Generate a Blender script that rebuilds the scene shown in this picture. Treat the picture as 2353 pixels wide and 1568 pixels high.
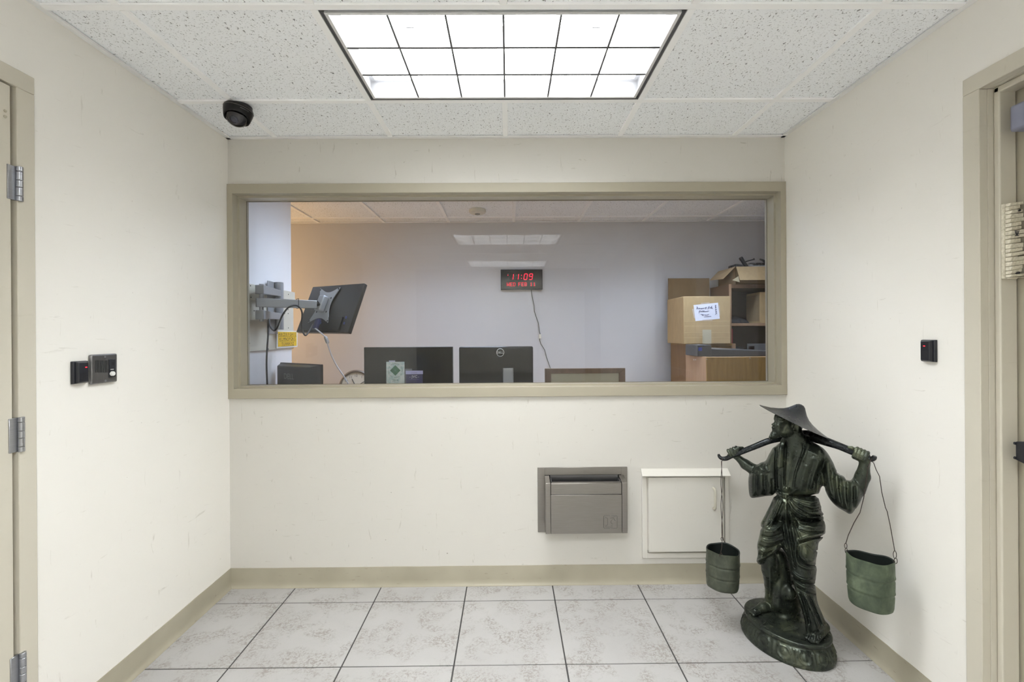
import bpy, bmesh, math, random
import numpy as np
from mathutils import Matrix, Vector

# ------------------------------------------------------------------ clear
for o in list(bpy.data.objects):
    bpy.data.objects.remove(o, do_unlink=True)
scene = bpy.context.scene
COL = scene.collection
random.seed(7)

# ------------------------------------------------------------------ camera
F_PX, YAW, ROLL, CY, ZC = 1071.90, 0.00726, -0.00661, 765.35, 1.3476
cam_data = bpy.data.cameras.new('camera')
cam = bpy.data.objects.new('camera', cam_data)
COL.objects.link(cam)
cam_data.sensor_width = 36.0
cam_data.sensor_fit = 'HORIZONTAL'
cam_data.lens = F_PX / 2353.0 * 36.0
cam_data.shift_y = -(784.0 - CY) / 2353.0
cam_data.clip_start = 0.02
_ex = Vector((math.cos(YAW), -math.sin(YAW), 0))
_ey = Vector((math.sin(YAW), math.cos(YAW), 0))
_ez = Vector((0, 0, 1))
_c, _s = math.cos(ROLL), math.sin(ROLL)
CR = _c * _ex + _s * _ez
CU = -_s * _ex + _c * _ez
CF = _ey
m = Matrix.Identity(4)
for i in range(3):
    m[i][0] = CR[i]; m[i][1] = CU[i]; m[i][2] = -CF[i]
m[0][3], m[1][3], m[2][3] = 0.0, 0.0, ZC
cam.matrix_world = m
scene.camera = cam

# ------------------------------------------------------------------ world, exposure
world = bpy.data.worlds.new('world')
scene.world = world
world.use_nodes = True
world.node_tree.nodes['Background'].inputs[0].default_value = (0.9, 0.95, 1.0, 1)
world.node_tree.nodes['Background'].inputs[1].default_value = 0.05
vs = scene.view_settings
vs.view_transform = 'Standard'
try: vs.look = 'None'
except Exception: pass
vs.gamma = 1.0
vs.use_curve_mapping = False
vs.exposure = 0.10
scene.cycles.max_bounces = 24
scene.cycles.diffuse_bounces = 16
scene.cycles.glossy_bounces = 6
scene.cycles.transparent_max_bounces = 16
FRONT_EMIT = (26.0, 50.0, 46.0)      # lens panels of the vestibule fixtures, window end first
OFFICE_EMIT = 27.0     # lens panels of the office fixtures
WARM_LAMP = 22.0      # warm lamp round the corner of the office, watts

# ------------------------------------------------------------------ room numbers (metres)
H, D, XL, XR = 2.3896, 2.4946, -1.489, 1.488
G = 0.6096                      # ceiling grid
GX, GY = -0.0103, 2.1015        # grid origin (centre bar, far edge of the fixture row)
TX, TY, TS = -0.2309, 2.3488, 0.45545   # floor joints
YREAR = -2.35
YG = D + 0.105                  # glass plane
YO = 4.40                       # far office wall
XOL, XOR = -3.2, 2.75           # office sides
XS = -1.60                      # stub wall in the office

# pixel -> point helpers (a pixel gives the direction; the plane it lies on gives the distance)
def ray(px, py):
    u = (px - 1176.5) / F_PX
    v = -(py - CY) / F_PX
    d = CF + u * CR + v * CU
    return d / d.y
def P(px, py, Y):
    return Vector((0, 0, ZC)) + ray(px, py) * Y
def PXP(px, py, X):
    r = ray(px, py); return Vector((0, 0, ZC)) + r * (X / r.x)
def PZP(px, py, Z):
    r = ray(px, py); return Vector((0, 0, ZC)) + r * ((Z - ZC) / r.z)

# ------------------------------------------------------------------ materials
def lin(r, g, b):
    f = lambda c: (c / 255 / 12.92) if c / 255 <= 0.04045 else ((c / 255 + 0.055) / 1.055) ** 2.4
    return (f(r), f(g), f(b), 1.0)
class NT:
    def __init__(s, name):
        s.m = bpy.data.materials.new(name); s.m.use_nodes = True
        s.t = s.m.node_tree; s.n = s.t.nodes; s.l = s.t.links
        s.b = s.n.get('Principled BSDF'); s.out = s.n.get('Material Output')
    def new(s, k, **kw):
        n = s.n.new(k)
        for a, v in kw.items(): setattr(n, a, v)
        return n
    def link(s, a, b): s.l.new(a, b)
def simple(name, col, rough=0.5, metal=0.0, spec=None, emit=None, estr=0.0):
    t = NT(name)
    t.b.inputs['Base Color'].default_value = col
    t.b.inputs['Roughness'].default_value = rough
    t.b.inputs['Metallic'].default_value = metal
    if spec is not None: t.b.inputs['Specular IOR Level'].default_value = spec
    if emit is not None:
        t.b.inputs['Emission Color'].default_value = emit
        t.b.inputs['Emission Strength'].default_value = estr
    return t.m
def pos(t, scale=(1, 1, 1)):
    g = t.new('ShaderNodeNewGeometry')
    mp = t.new('ShaderNodeMapping'); mp.inputs['Scale'].default_value = scale
    t.link(g.outputs['Position'], mp.inputs['Vector'])
    return mp.outputs['Vector']
def noise(t, vec, scale, detail=3, rough=0.55, dist=0.0):
    n = t.new('ShaderNodeTexNoise'); n.inputs['Scale'].default_value = scale
    n.inputs['Detail'].default_value = detail; n.inputs['Roughness'].default_value = rough
    n.inputs['Distortion'].default_value = dist
    t.link(vec, n.inputs['Vector']); return n.outputs['Fac']
def ramp(t, fac, stops, interp='LINEAR'):
    r = t.new('ShaderNodeValToRGB'); r.color_ramp.interpolation = interp
    el = r.color_ramp.elements
    el[0].position, el[0].color = stops[0]; el[1].position, el[1].color = stops[-1]
    for p, c in stops[1:-1]:
        e = el.new(p); e.color = c
    t.link(fac, r.inputs['Fac']); return r.outputs['Color']
def mix(t, fac, a, b, mode='MIX'):
    x = t.new('ShaderNodeMix', data_type='RGBA', blend_type=mode)
    if hasattr(fac, 'links'): t.link(fac, x.inputs[0])
    else: x.inputs[0].default_value = fac
    for v, i in ((a, 6), (b, 7)):
        if hasattr(v, 'links'): t.link(v, x.inputs[i])
        else: x.inputs[i].default_value = v
    return x.outputs[2]
def bump(t, h, strength=0.2, dist=0.002):
    b = t.new('ShaderNodeBump'); b.inputs['Strength'].default_value = strength
    b.inputs['Distance'].default_value = dist
    t.link(h, b.inputs['Height']); t.link(b.outputs['Normal'], t.b.inputs['Normal'])
W1, K0 = (1, 1, 1, 1), (0, 0, 0, 1)

def paint(name, col, scuff=0.0, rough=0.45, rel=0.04):
    t = NT(name); v = pos(t)
    big = noise(t, v, 1.3, 2)
    c = mix(t, 0.06, col, ramp(t, big, [(0.3, (0.6, 0.58, 0.52, 1)), (0.7, W1)]), 'MULTIPLY')
    if scuff:
        a = noise(t, pos(t, (9, 9, 1.6)), 5.5, 4, 0.6, 0.6)
        b = noise(t, pos(t, (1.5, 1.5, 11)), 6.5, 4, 0.6, 0.9)
        sm = ramp(t, a, [(0.67, W1), (0.76, (0.66, 0.64, 0.60, 1))])
        sb = ramp(t, b, [(0.67, W1), (0.76, (0.66, 0.64, 0.60, 1))])
        c = mix(t, scuff, c, sm, 'MULTIPLY'); c = mix(t, scuff, c, sb, 'MULTIPLY')
        pin = noise(t, v, 55, 1)
        c = mix(t, scuff, c, ramp(t, pin, [(0.17, (0.45, 0.43, 0.4, 1)), (0.20, W1)]), 'MULTIPLY')
    t.link(c, t.b.inputs['Base Color'])
    t.b.inputs['Roughness'].default_value = rough
    t.b.inputs['Specular IOR Level'].default_value = 0.3
    if rel: bump(t, noise(t, v, 160, 2), rel, 0.0006)
    return t.m
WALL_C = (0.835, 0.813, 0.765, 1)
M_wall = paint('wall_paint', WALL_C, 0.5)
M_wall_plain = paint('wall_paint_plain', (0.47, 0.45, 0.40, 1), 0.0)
M_wall_back = paint('wall_paint_back_dimmed', (0.645, 0.625, 0.582, 1), 0.8)  # own slightly darker tone, lowered further to carry this wall's dimmer light
M_trim = paint('trim_paint', (0.395, 0.362, 0.283, 1), 0.0, 0.4, 0)
M_trim_scuffed = paint('trim_paint_worn', (0.58, 0.545, 0.46, 1), 0.25, 0.4, 0)
M_hatch = paint('hatch_paint', (0.665, 0.643, 0.592, 1), 0.25, 0.4)
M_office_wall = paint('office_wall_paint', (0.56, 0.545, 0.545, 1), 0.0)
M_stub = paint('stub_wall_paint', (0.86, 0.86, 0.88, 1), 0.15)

def m_baseboard():
    t = NT('vinyl_cove_base'); v = pos(t)
    n = noise(t, v, 5, 2)
    c = ramp(t, n, [(0.3, (0.345, 0.315, 0.24, 1)), (0.7, (0.40, 0.368, 0.285, 1))])
    sm = ramp(t, noise(t, pos(t, (3, 3, 14)), 7, 3), [(0.66, W1), (0.78, (0.55, 0.52, 0.46, 1))])
    t.link(mix(t, 0.6, c, sm, 'MULTIPLY'), t.b.inputs['Base Color'])
    t.b.inputs['Roughness'].default_value = 0.38
    return t.m
M_base = m_baseboard()

def m_floor():
    t = NT('ceramic_floor_tile'); v = pos(t)
    base = ramp(t, noise(t, v, 3.0, 4), [(0.3, (0.375, 0.364, 0.354, 1)), (0.7, (0.42, 0.41, 0.40, 1))])
    zone = ramp(t, noise(t, v, 7.5, 3, 0.6, 0.5), [(0.44, K0), (0.60, W1)])
    spk = ramp(t, noise(t, v, 95, 5, 0.75, 0.5), [(0.44, W1), (0.50, K0)])
    spk2 = ramp(t, noise(t, v, 40, 4, 0.7, 1.2), [(0.42, W1), (0.47, K0)])
    both = mix(t, 1.0, spk, zone, 'MULTIPLY')
    both2 = mix(t, 1.0, spk2, zone, 'MULTIPLY')
    c = mix(t, both2, base, (0.31, 0.29, 0.268, 1))
    f2 = t.new('ShaderNodeMath', operation='MULTIPLY'); t.link(both, f2.inputs[0]); f2.inputs[1].default_value = 0.6
    c = mix(t, f2.outputs[0], c, (0.225, 0.20, 0.178, 1))
    fine = ramp(t, noise(t, v, 190, 3, 0.7), [(0.30, (0.62, 0.58, 0.54, 1)), (0.37, W1)])
    c = mix(t, 0.6, c, fine, 'MULTIPLY')
    t.link(c, t.b.inputs['Base Color'])
    t.b.inputs['Roughness'].default_value = 0.55
    bump(t, noise(t, v, 60, 4), 0.12, 0.002)
    return t.m
M_floor = m_floor()
M_grout = simple('dark_grout', (0.055, 0.053, 0.052, 1), 0.9)

def m_ceil(name, col):
    t = NT(name)
    v = pos(t, (1, 0.55, 1)); v2 = pos(t, (0.6, 1, 1))
    a = ramp(t, noise(t, v, 125, 2, 0.5, 0.3), [(0.30, (0.30, 0.30, 0.30, 1)), (0.36, W1)])
    b = ramp(t, noise(t, v2, 235, 2, 0.5, 0.2), [(0.32, (0.45, 0.45, 0.45, 1)), (0.38, W1)])
    c = mix(t, 1.0, col, a, 'MULTIPLY'); c = mix(t, 0.8, c, b, 'MULTIPLY')
    t.link(c, t.b.inputs['Base Color']); t.b.inputs['Roughness'].default_value = 0.95
    t.b.inputs['Specular IOR Level'].default_value = 0.1
    return t.m
M_ceil = m_ceil('fissured_ceiling_tile', (0.925, 0.945, 0.97, 1))
M_bar = simple('white_grid_bar', (0.985, 0.99, 0.995, 1), 0.4)
M_angle = simple('wall_angle_white', (0.80, 0.80, 0.795, 1), 0.4)

def m_steel(name, col, rough=0.32, sx=(1, 1, 60)):
    t = NT(name); n = noise(t, pos(t, sx), 14, 3)
    t.link(ramp(t, n, [(0.3, tuple(c * 0.86 for c in col[:3]) + (1,)), (0.7, col)]), t.b.inputs['Base Color'])
    t.b.inputs['Metallic'].default_value = 1.0
    t.b.inputs['Roughness'].default_value = rough
    return t.m
M_steel = m_steel('brushed_stainless', (0.315, 0.295, 0.272, 1), 0.40)
M_steel_d = m_steel('stainless_in_trough', (0.30, 0.30, 0.31, 1), 0.35)
M_hinge = m_steel('hinge_steel', (0.46, 0.47, 0.50, 1), 0.3)
M_plate = m_steel('intercom_plate_steel', (0.25, 0.245, 0.25, 1), 0.42, (60, 60, 1))
M_black = simple('black_plastic', (0.012, 0.013, 0.018, 1), 0.4)
M_black_g = simple('black_gloss', (0.006, 0.006, 0.008, 1), 0.08)
M_dkgrey = simple('dark_grey_plastic', (0.022, 0.021, 0.022, 1), 0.35)
M_rubber = simple('black_rubber_cable', (0.012, 0.012, 0.013, 1), 0.5)
M_red = simple('red_led', (0.4, 0, 0, 1), 0.4, emit=(1, 0.03, 0.05, 1), estr=2.0)
M_white_pl = simple('white_plastic', (0.80, 0.80, 0.78, 1), 0.35)
M_cream_pl = simple('cream_plastic', (0.66, 0.63, 0.52, 1), 0.4)
M_silver = simple('silver_grey_metal_paint', (0.36, 0.37, 0.385, 1), 0.4, 0.3)
M_ink = simple('dark_ink', (0.02, 0.02, 0.025, 1), 0.7)
M_dark = simple('dark_void', (0.02, 0.02, 0.02, 1), 0.8)
M_gap = simple('shadow_gap_grey', (0.16, 0.16, 0.165, 1), 0.6)

def m_bronze(name, dark, mid, light, metal=0.55, rough=0.36, sc=9):
    t = NT(name); v = pos(t)
    n = noise(t, pos(t, (1, 1, 0.6)), sc, 5, 0.65, 0.6)
    c = ramp(t, n, [(0.30, dark), (0.52, mid), (0.74, light)])
    n2 = noise(t, v, 55, 3, 0.6)
    c = mix(t, 0.28, c, ramp(t, n2, [(0.28, (0.5, 0.5, 0.53, 1)), (0.66, W1)]), 'MULTIPLY')
    t.link(c, t.b.inputs['Base Color'])
    t.b.inputs['Metallic'].default_value = metal
    rr = ramp(t, n2, [(0.3, (rough + .12,) * 3 + (1,)), (0.7, (rough - .06,) * 3 + (1,))])
    t.link(rr, t.b.inputs['Roughness'])
    bump(t, noise(t, v, 130, 3), 0.10, 0.001)
    return t.m
M_bronze = m_bronze('patinated_bronze', (0.018, 0.021, 0.019, 1), (0.052, 0.062, 0.047, 1), (0.15, 0.165, 0.105, 1), 0.65, 0.29, 11)
M_bronze_hat = m_bronze('dark_bronze', (0.030, 0.032, 0.036, 1), (0.044, 0.047, 0.051, 1), (0.066, 0.074, 0.068, 1), 0.6, 0.30, 6)
M_bronze_pole = m_bronze('polished_dark_bronze', (0.018, 0.019, 0.022, 1), (0.030, 0.034, 0.036, 1), (0.055, 0.065, 0.055, 1), 0.7, 0.25, 12)
M_bucket = m_bronze('green_patina_bronze', (0.040, 0.055, 0.038, 1), (0.090, 0.118, 0.073, 1), (0.16, 0.195, 0.125, 1), 0.25, 0.5, 17)
M_bucket2 = m_bronze('olive_patina_bronze', (0.035, 0.041, 0.032, 1), (0.066, 0.075, 0.053, 1), (0.110, 0.122, 0.085, 1), 0.3, 0.46, 17)
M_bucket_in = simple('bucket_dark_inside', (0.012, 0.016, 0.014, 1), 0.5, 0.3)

def m_card(name, col, sc=40):
    t = NT(name); n = noise(t, pos(t, (1, 1, 0.3)), sc, 4)
    t.link(ramp(t, n, [(0.3, tuple(c * 0.85 for c in col[:3]) + (1,)), (0.7, col)]), t.b.inputs['Base Color'])
    t.b.inputs['Roughness'].default_value = 0.8
    return t.m
M_card = m_card('cardboard', (0.47, 0.33, 0.165, 1))
M_card_d = m_card('brown_hardboard', (0.20, 0.125, 0.055, 1))
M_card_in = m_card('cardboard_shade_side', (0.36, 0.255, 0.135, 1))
def m_wood(name, a, b, sc=5):
    t = NT(name); n = noise(t, pos(t, (9, 9, 0.8)), sc, 5, 0.6, 0.7)
    t.link(ramp(t, n, [(0.28, a), (0.72, b)]), t.b.inputs['Base Color'])
    t.b.inputs['Roughness'].default_value = 0.45
    return t.m
M_wood = m_wood('oak_veneer', (0.27, 0.145, 0.03, 1), (0.40, 0.23, 0.055, 1))
M_wood_p = m_wood('pink_oak_side', (0.40, 0.24, 0.13, 1), (0.48, 0.30, 0.17, 1))
M_wood_d = m_wood('dark_walnut', (0.10, 0.055, 0.028, 1), (0.17, 0.095, 0.05, 1))
M_wood_m = m_wood('brown_wood_edge', (0.30, 0.18, 0.10, 1), (0.40, 0.25, 0.15, 1))
M_shelf_in = simple('bookcase_inside', (0.055, 0.035, 0.028, 1), 0.7)

def m_glass():
    t = NT('window_glass'); t.n.remove(t.b)
    tr = t.new('ShaderNodeBsdfTransparent'); tr.inputs[0].default_value = (0.955, 0.965, 0.96, 1)
    gl = t.new('ShaderNodeBsdfGlossy'); gl.inputs['Roughness'].default_value = 0.0
    fr = t.new('ShaderNodeFresnel'); fr.inputs['IOR'].default_value = 1.42
    mx = t.new('ShaderNodeMixShader')
    t.link(fr.outputs[0], mx.inputs[0]); t.link(tr.outputs[0], mx.inputs[1]); t.link(gl.outputs[0], mx.inputs[2])
    t.link(mx.outputs[0], t.out.inputs['Surface'])
    return t.m
M_glass = m_glass()
def emis(name, col, st):
    t = NT(name); t.n.remove(t.b)
    e = t.new('ShaderNodeEmission'); e.inputs[0].default_value = col; e.inputs[1].default_value = st
    t.link(e.outputs[0], t.out.inputs['Surface']); return t.m

# ------------------------------------------------------------------ mesh helpers
_glyph = {}
def glyphs(s):
    if s in _glyph: return _glyph[s]
    cu = bpy.data.curves.new('txt', 'FONT'); cu.body = s; cu.size = 1.0
    cu.resolution_u = 3; cu.align_x = 'LEFT'
    ob = bpy.data.objects.new('txt', cu); COL.objects.link(ob)
    dg = bpy.context.evaluated_depsgraph_get()
    me = bpy.data.meshes.new_from_object(ob.evaluated_get(dg))
    vv = [tuple(v.co) for v in me.vertices]; ff = [tuple(p.vertices) for p in me.polygons]
    bpy.data.meshes.remove(me); bpy.data.objects.remove(ob, do_unlink=True); bpy.data.curves.remove(cu)
    w = (min(v[0] for v in vv), max(v[0] for v in vv)) if vv else (0, .3)
    h = (min(v[1] for v in vv), max(v[1] for v in vv)) if vv else (0, .7)
    _glyph[s] = (vv, ff, w, h)
    return _glyph[s]

class MB:
    def __init__(s, M=None):
        s.v = []; s.f = []; s.M = M
    def add(s, vs_, fs_, M=None):
        n = len(s.v); T = s.M
        for p in vs_:
            p = Vector(p)
            if M is not None: p = M @ p
            if T is not None: p = T @ p
            s.v.append((p.x, p.y, p.z))
        for f in fs_: s.f.append(tuple(i + n for i in f))
        return s
    def box(s, x0, x1, y0, y1, z0, z1, M=None):
        x0, x1 = min(x0, x1), max(x0, x1); y0, y1 = min(y0, y1), max(y0, y1); z0, z1 = min(z0, z1), max(z0, z1)
        return s.add([(x0, y0, z0), (x1, y0, z0), (x1, y1, z0), (x0, y1, z0), (x0, y0, z1), (x1, y0, z1), (x1, y1, z1), (x0, y1, z1)],
                     [(3, 2, 1, 0), (4, 5, 6, 7), (0, 1, 5, 4), (1, 2, 6, 5), (2, 3, 7, 6), (3, 0, 4, 7)], M)
    def hexa(s, a, b):   # two quads of 4 points
        return s.add(list(a) + list(b), [(3, 2, 1, 0), (4, 5, 6, 7), (0, 1, 5, 4), (1, 2, 6, 5), (2, 3, 7, 6), (3, 0, 4, 7)])
    def prism(s, pts, off):   # polygon (3-D points) extruded by a vector
        off = Vector(off); n = len(pts); a = [Vector(p) for p in pts]; b = [p + off for p in a]
        return s.add(a + b, [tuple(range(n - 1, -1, -1)), tuple(range(n, 2 * n))] + [(i, (i + 1) % n, n + (i + 1) % n, n + i) for i in range(n)])
    def tube(s, pts, r, n=8, closed=False):
        pts = [Vector(p) for p in pts]; k = len(pts)
        rr = r if isinstance(r, (list, tuple)) else [r] * k
        vs_ = []; up = None
        for i in range(k):
            a = pts[max(i - 1, 0)] if not closed else pts[(i - 1) % k]
            b = pts[min(i + 1, k - 1)] if not closed else pts[(i + 1) % k]
            t = (b - a).normalized()
            if up is None:
                up = t.cross(Vector((0.13, 0.31, 0.94)))
                if up.length < 1e-3: up = t.cross(Vector((1, 0, 0)))
            up = (up - t * up.dot(t)).normalized(); w = t.cross(up)
            for j in range(n):
                q = 2 * math.pi * j / n
                vs_.append(pts[i] + (up * math.cos(q) + w * math.sin(q)) * rr[i])
        fs_ = []
        for i in range(k if closed else k - 1):
            i2 = (i + 1) % k
            for j in range(n):
                fs_.append((i * n + j, i * n + (j + 1) % n, i2 * n + (j + 1) % n, i2 * n + j))
        if not closed:
            fs_.append(tuple(range(n - 1, -1, -1))); fs_.append(tuple((k - 1) * n + j for j in range(n)))
        return s.add(vs_, fs_)
    def lathe(s, prof, n=32, M=None, sx=1.0, sy=1.0, cap=True):
        vs_ = []; fs_ = []; k = len(prof)
        for r, z in prof:
            for j in range(n):
                a = 2 * math.pi * j / n
                vs_.append((r * sx * math.cos(a), r * sy * math.sin(a), z))
        for i in range(k - 1):
            for j in range(n):
                fs_.append((i * n + j, i * n + (j + 1) % n, (i + 1) * n + (j + 1) % n, (i + 1) * n + j))
        if cap:
            fs_.append(tuple(range(n - 1, -1, -1))); fs_.append(tuple((k - 1) * n + j for j in range(n)))
        return s.add(vs_, fs_, M)
    def text(s, body, size, M, align='C', thick=0.0, sxx=1.0):
        vv, ff, w, h = glyphs(body)
        ox = {'C': (w[0] + w[1]) / 2, 'L': w[0], 'R': w[1]}[align]; oy = (h[0] + h[1]) / 2
        return s.add([((x - ox) * size * sxx, (y - oy) * size, thick) for x, y, z in vv], ff, M)
    def build(s, name, mat, parent=None, bevel=0.0, smooth=None, seg=2):
        me = bpy.data.meshes.new(name); me.from_pydata(s.v, [], s.f); me.update()
        bm = bmesh.new(); bm.from_mesh(me); bmesh.ops.recalc_face_normals(bm, faces=bm.faces); bm.to_mesh(me); bm.free()
        me.materials.append(mat)
        o = bpy.data.objects.new(name, me); COL.objects.link(o)
        if parent is not None: setpar(o, parent)
        if bevel:
            b = o.modifiers.new('bevel', 'BEVEL'); b.width = bevel; b.segments = seg; b.limit_method = 'ANGLE'; b.angle_limit = math.radians(40)
            b.harden_normals = False
        if smooth is not None or bevel:
            me.shade_smooth(); me.set_sharp_from_angle(angle=math.radians(smooth if smooth else 35))
        return o
def setpar(o, p):
    o.parent = p
    if p.type == 'EMPTY': o.matrix_parent_inverse = Matrix.Translation(p.location).inverted()
def tag(o, label=None, cat=None, group=None, kind=None):
    if label: o['label'] = label
    if cat: o['category'] = cat
    if group: o['group'] = group
    if kind: o['kind'] = kind
    return o
def thing(name, loc, label, cat, group=None):
    e = bpy.data.objects.new(name, None); COL.objects.link(e); e.location = loc
    e.empty_display_size = 0.05
    return tag(e, label, cat, group)
def struct(o): o['kind'] = 'structure'; return o
def frame(o, x, y, z):     # local frame matrix: columns x, y, z axes
    M = Matrix.Identity(4)
    for i in range(3):
        M[i][0] = x[i]; M[i][1] = y[i]; M[i][2] = z[i]; M[i][3] = o[i]
    return M

# ================================================================== ROOM SHELL
# ---- floor: dark grout slab with one ceramic tile per piece
floor = struct(MB().box(XL - .12, XR + .12, YREAR - .1, D + .01, -.10, -.0030).build('floor', M_grout))
def tiles():
    jw = 0.0058
    full = None
    i0 = int(math.floor((XL - TX) / TS)); i1 = int(math.ceil((XR - TX) / TS))
    j0 = int(math.floor((YREAR - TY) / TS)); j1 = int(math.ceil((D - TY) / TS))
    for j in range(j1 - 1, j0 - 1, -1):
        for i in range(i0, i1):
            x0, x1 = TX + i * TS + jw / 2, TX + (i + 1) * TS - jw / 2
            y0, y1 = TY + j * TS + jw / 2, TY + (j + 1) * TS - jw / 2
            cx0, cx1, cy0, cy1 = max(x0, XL - .005), min(x1, XR + .005), max(y0, YREAR), min(y1, D + .005)
            if cx1 - cx0 < .01 or cy1 - cy0 < .01: continue
            whole = (cx0, cx1, cy0, cy1) == (x0, x1, y0, y1)
            dz = random.uniform(-.0006, .0006)
            if whole:
                if full is None:
                    h = (TS - jw) / 2
                    full = MB().box(-h, h, -h, h, -.010, 0).build('tile', M_floor, floor, .0012, seg=1)
                    o = full
                else:
                    o = full.copy(); COL.objects.link(o)
                o.location = ((x0 + x1) / 2, (y0 + y1) / 2, dz)
            else:
                o = MB().box(cx0, cx1, cy0, cy1, -.010, dz).build('tile', M_floor, floor, .0012, seg=1)
tiles()
struct(MB().box(XOL - .1, XOR + .1, D + .115, YO + .1, -.10, 0).build('floor.001', simple('office_carpet', (0.12, 0.12, 0.13, 1), 0.95)))

# ---- ceilings: grid bars and lay-in tiles
FIX_ROWS = (0, 3, 6)
ceiling = struct(MB().box(XL - .12, XR + .12, YREAR - .1, D + .12, H + .16, H + .22).build('ceiling', M_bar))
def ceiling_grid(root, gx, gy, xa, xb, ya, yb, fixtures):
    bw = .0125
    xs = [gx + G * i for i in range(-8, 9) if xa + .03 < gx + G * i < xb - .03]
    ys = [gy + G * j for j in range(-9, 9) if ya + .03 < gy + G * j < yb - .03]
    bar = lambda a, b, c, d: MB().box(a, b, c, d, H, H + .0088).build('grid_bar', M_bar, root, .001, seg=1)
    for y in ys: bar(xa, xb, y - bw, y + bw)
    ed = [ya] + ys + [yb]
    for x in xs:
        for a, b in zip(ed[:-1], ed[1:]):
            if any(fx0 + .05 < x < fx1 - .05 and fy0 - .05 < (a + b) / 2 < fy1 + .05 for fx0, fx1, fy0, fy1 in fixtures): continue
            bar(x - bw, x + bw, a + (bw if a != ya else 0), b - (bw if b != yb else 0))
    xe = [xa] + xs + [xb]
    for c, d in zip(ed[:-1], ed[1:]):
        for a, b in zip(xe[:-1], xe[1:]):
            mx_, my_ = (a + b) / 2, (c + d) / 2
            if any(f0 < mx_ < f1 and f2 < my_ < f3 for f0, f1, f2, f3 in fixtures): continue
            MB().box(a + .002, b - .002, c + .002, d - .002, H + .0095, H + .024).build('ceiling_tile', M_ceil, root)
    for a, b, c, d in ((xa, xa + .02, ya, yb), (xb - .02, xb, ya, yb), (xa, xb, yb - .02, yb), (xa, xb, ya, ya + .02)):
        MB().box(a, b, c, d, H - .0012, H + .0068).build('wall_angle', M_angle, root)
FIX = [(GX - G, GX + G, GY - G * (k + 1), GY - G * k) for k in FIX_ROWS]
ceiling_grid(ceiling, GX, GY, XL, XR, YREAR, D, FIX)
OGX, OGY = 0.0546, 4.215
OFIX = [(OGX - 2 * G, OGX, OGY - 2 * G, OGY - G), (OGX + G, OGX + 3 * G, OGY - 2 * G, OGY - G)]
ceiling2 = struct(MB().box(XOL - .1, XOR + .1, D + .125, YO + .1, H + .16, H + .22).build('ceiling.001', M_bar))
ceiling_grid(ceiling2, OGX, OGY, XOL, XOR, D + .125, YO, OFIX)

# ---- recessed troffers
M_lens = [emis('lit_lens', (0.955, 0.985, 1.0, 1), e) for e in FRONT_EMIT]
M_lens_o = emis('lit_lens_cool', (0.71, 0.82, 1.03, 1), OFFICE_EMIT)
M_blade = simple('louver_blade', (0.45, 0.45, 0.45, 1), 0.45)
M_bshade = simple('blade_shade_dark', (0.10, 0.10, 0.10, 1), 0.5)  # added strips: shade of the blade undersides, put in as dark colour
M_ffr = simple('fixture_door_frame', (0.72, 0.72, 0.72, 1), 0.4)
def troffer(r, lens, label, group, latches=False):
    x0, x1, y0, y1 = r
    x0 += .013; x1 -= .013; y0 += .013; y1 -= .013
    t = thing('ceiling_light', ((x0 + x1) / 2, (y0 + y1) / 2, H), label, 'ceiling light', group)
    mb = MB(); th = .002; zt = H + .135
    mb.box(x0, x0 + th, y0, y1, H + .002, zt); mb.box(x1 - th, x1, y0, y1, H + .002, zt)
    mb.box(x0, x1, y0, y0 + th, H + .002, zt); mb.box(x0, x1, y1 - th, y1, H + .002, zt)
    mb.box(x0, x1, y0, y1, zt, zt + th)
    g = .018
    mb.box(x0, x0 + g, y0, y1, H + .010, H + .012); mb.box(x1 - g, x1, y0, y1, H + .010, H + .012)
    mb.box(x0, x1, y0, y0 + g, H + .010, H + .012); mb.box(x0, x1, y1 - g, y1, H + .010, H + .012)
    mb.build('housing', M_gap, t)
    g1 = .0135; g2 = .025
    a0, a1, b0, b1 = x0 + g1, x1 - g1, y0 + g1, y1 - g1
    c0, c1, d0, d1 = x0 + g2, x1 - g2, y0 + g2, y1 - g2
    mb = MB()
    for (q0, q1, q2, q3) in ((a0, c0, b0, b1), (c1, a1, b0, b1), (c0, c1, b0, d0), (c0, c1, d1, b1)):
        mb.box(q0, q1, q2, q3, H + .0005, H + .009)
    mb.build('door_frame', M_ffr, t, .001, seg=1)
    MB().box(c0 - .002, c1 + .002, d0 - .002, d1 + .002, H + .082, H + .086).build('lens', lens, t)
    zb, zt2 = H + .004, H + .080
    for k in range(1, 6):
        x = c0 + (c1 - c0) * k / 6
        bl = MB().hexa([(x - .0012, d0, zb), (x + .0012, d0, zb), (x + .0012, d1, zb), (x - .0012, d1, zb)],
                  [(x - .004, d0, zt2), (x + .004, d0, zt2), (x + .004, d1, zt2), (x - .004, d1, zt2)]).build('louver_blade', M_blade, t)
        MB().box(x - .0034, x + .0034, d0, d1, zb - .0022, zb - .0002).build('blade_shade', M_bshade, bl)
    for k in range(1, 3):
        y = d0 + (d1 - d0) * k / 3
        bl = MB().hexa([(c0, y - .0012, zb), (c1, y - .0012, zb), (c1, y + .0012, zb), (c0, y + .0012, zb)],
                  [(c0, y - .004, zt2), (c1, y - .004, zt2), (c1, y + .004, zt2), (c0, y + .004, zt2)]).build('louver_blade', M_blade, t)
        MB().box(c0, c1, y - .0052, y + .0052, zb - .0024, zb - .0004).build('blade_shade', M_bshade, bl)
    if latches:
        for px in (942, 1370):
            p = PZP(px, 61, H + .06)
            MB().box(p.x - .014, p.x + .014, p.y - .002, p.y + .002, H + .056, H + .062).build('latch', M_gap, t)
    return t
troffer(FIX[0], M_lens[0], 'lit recessed ceiling light above the wall with the window', 'vestibule ceiling lights', True)
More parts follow.
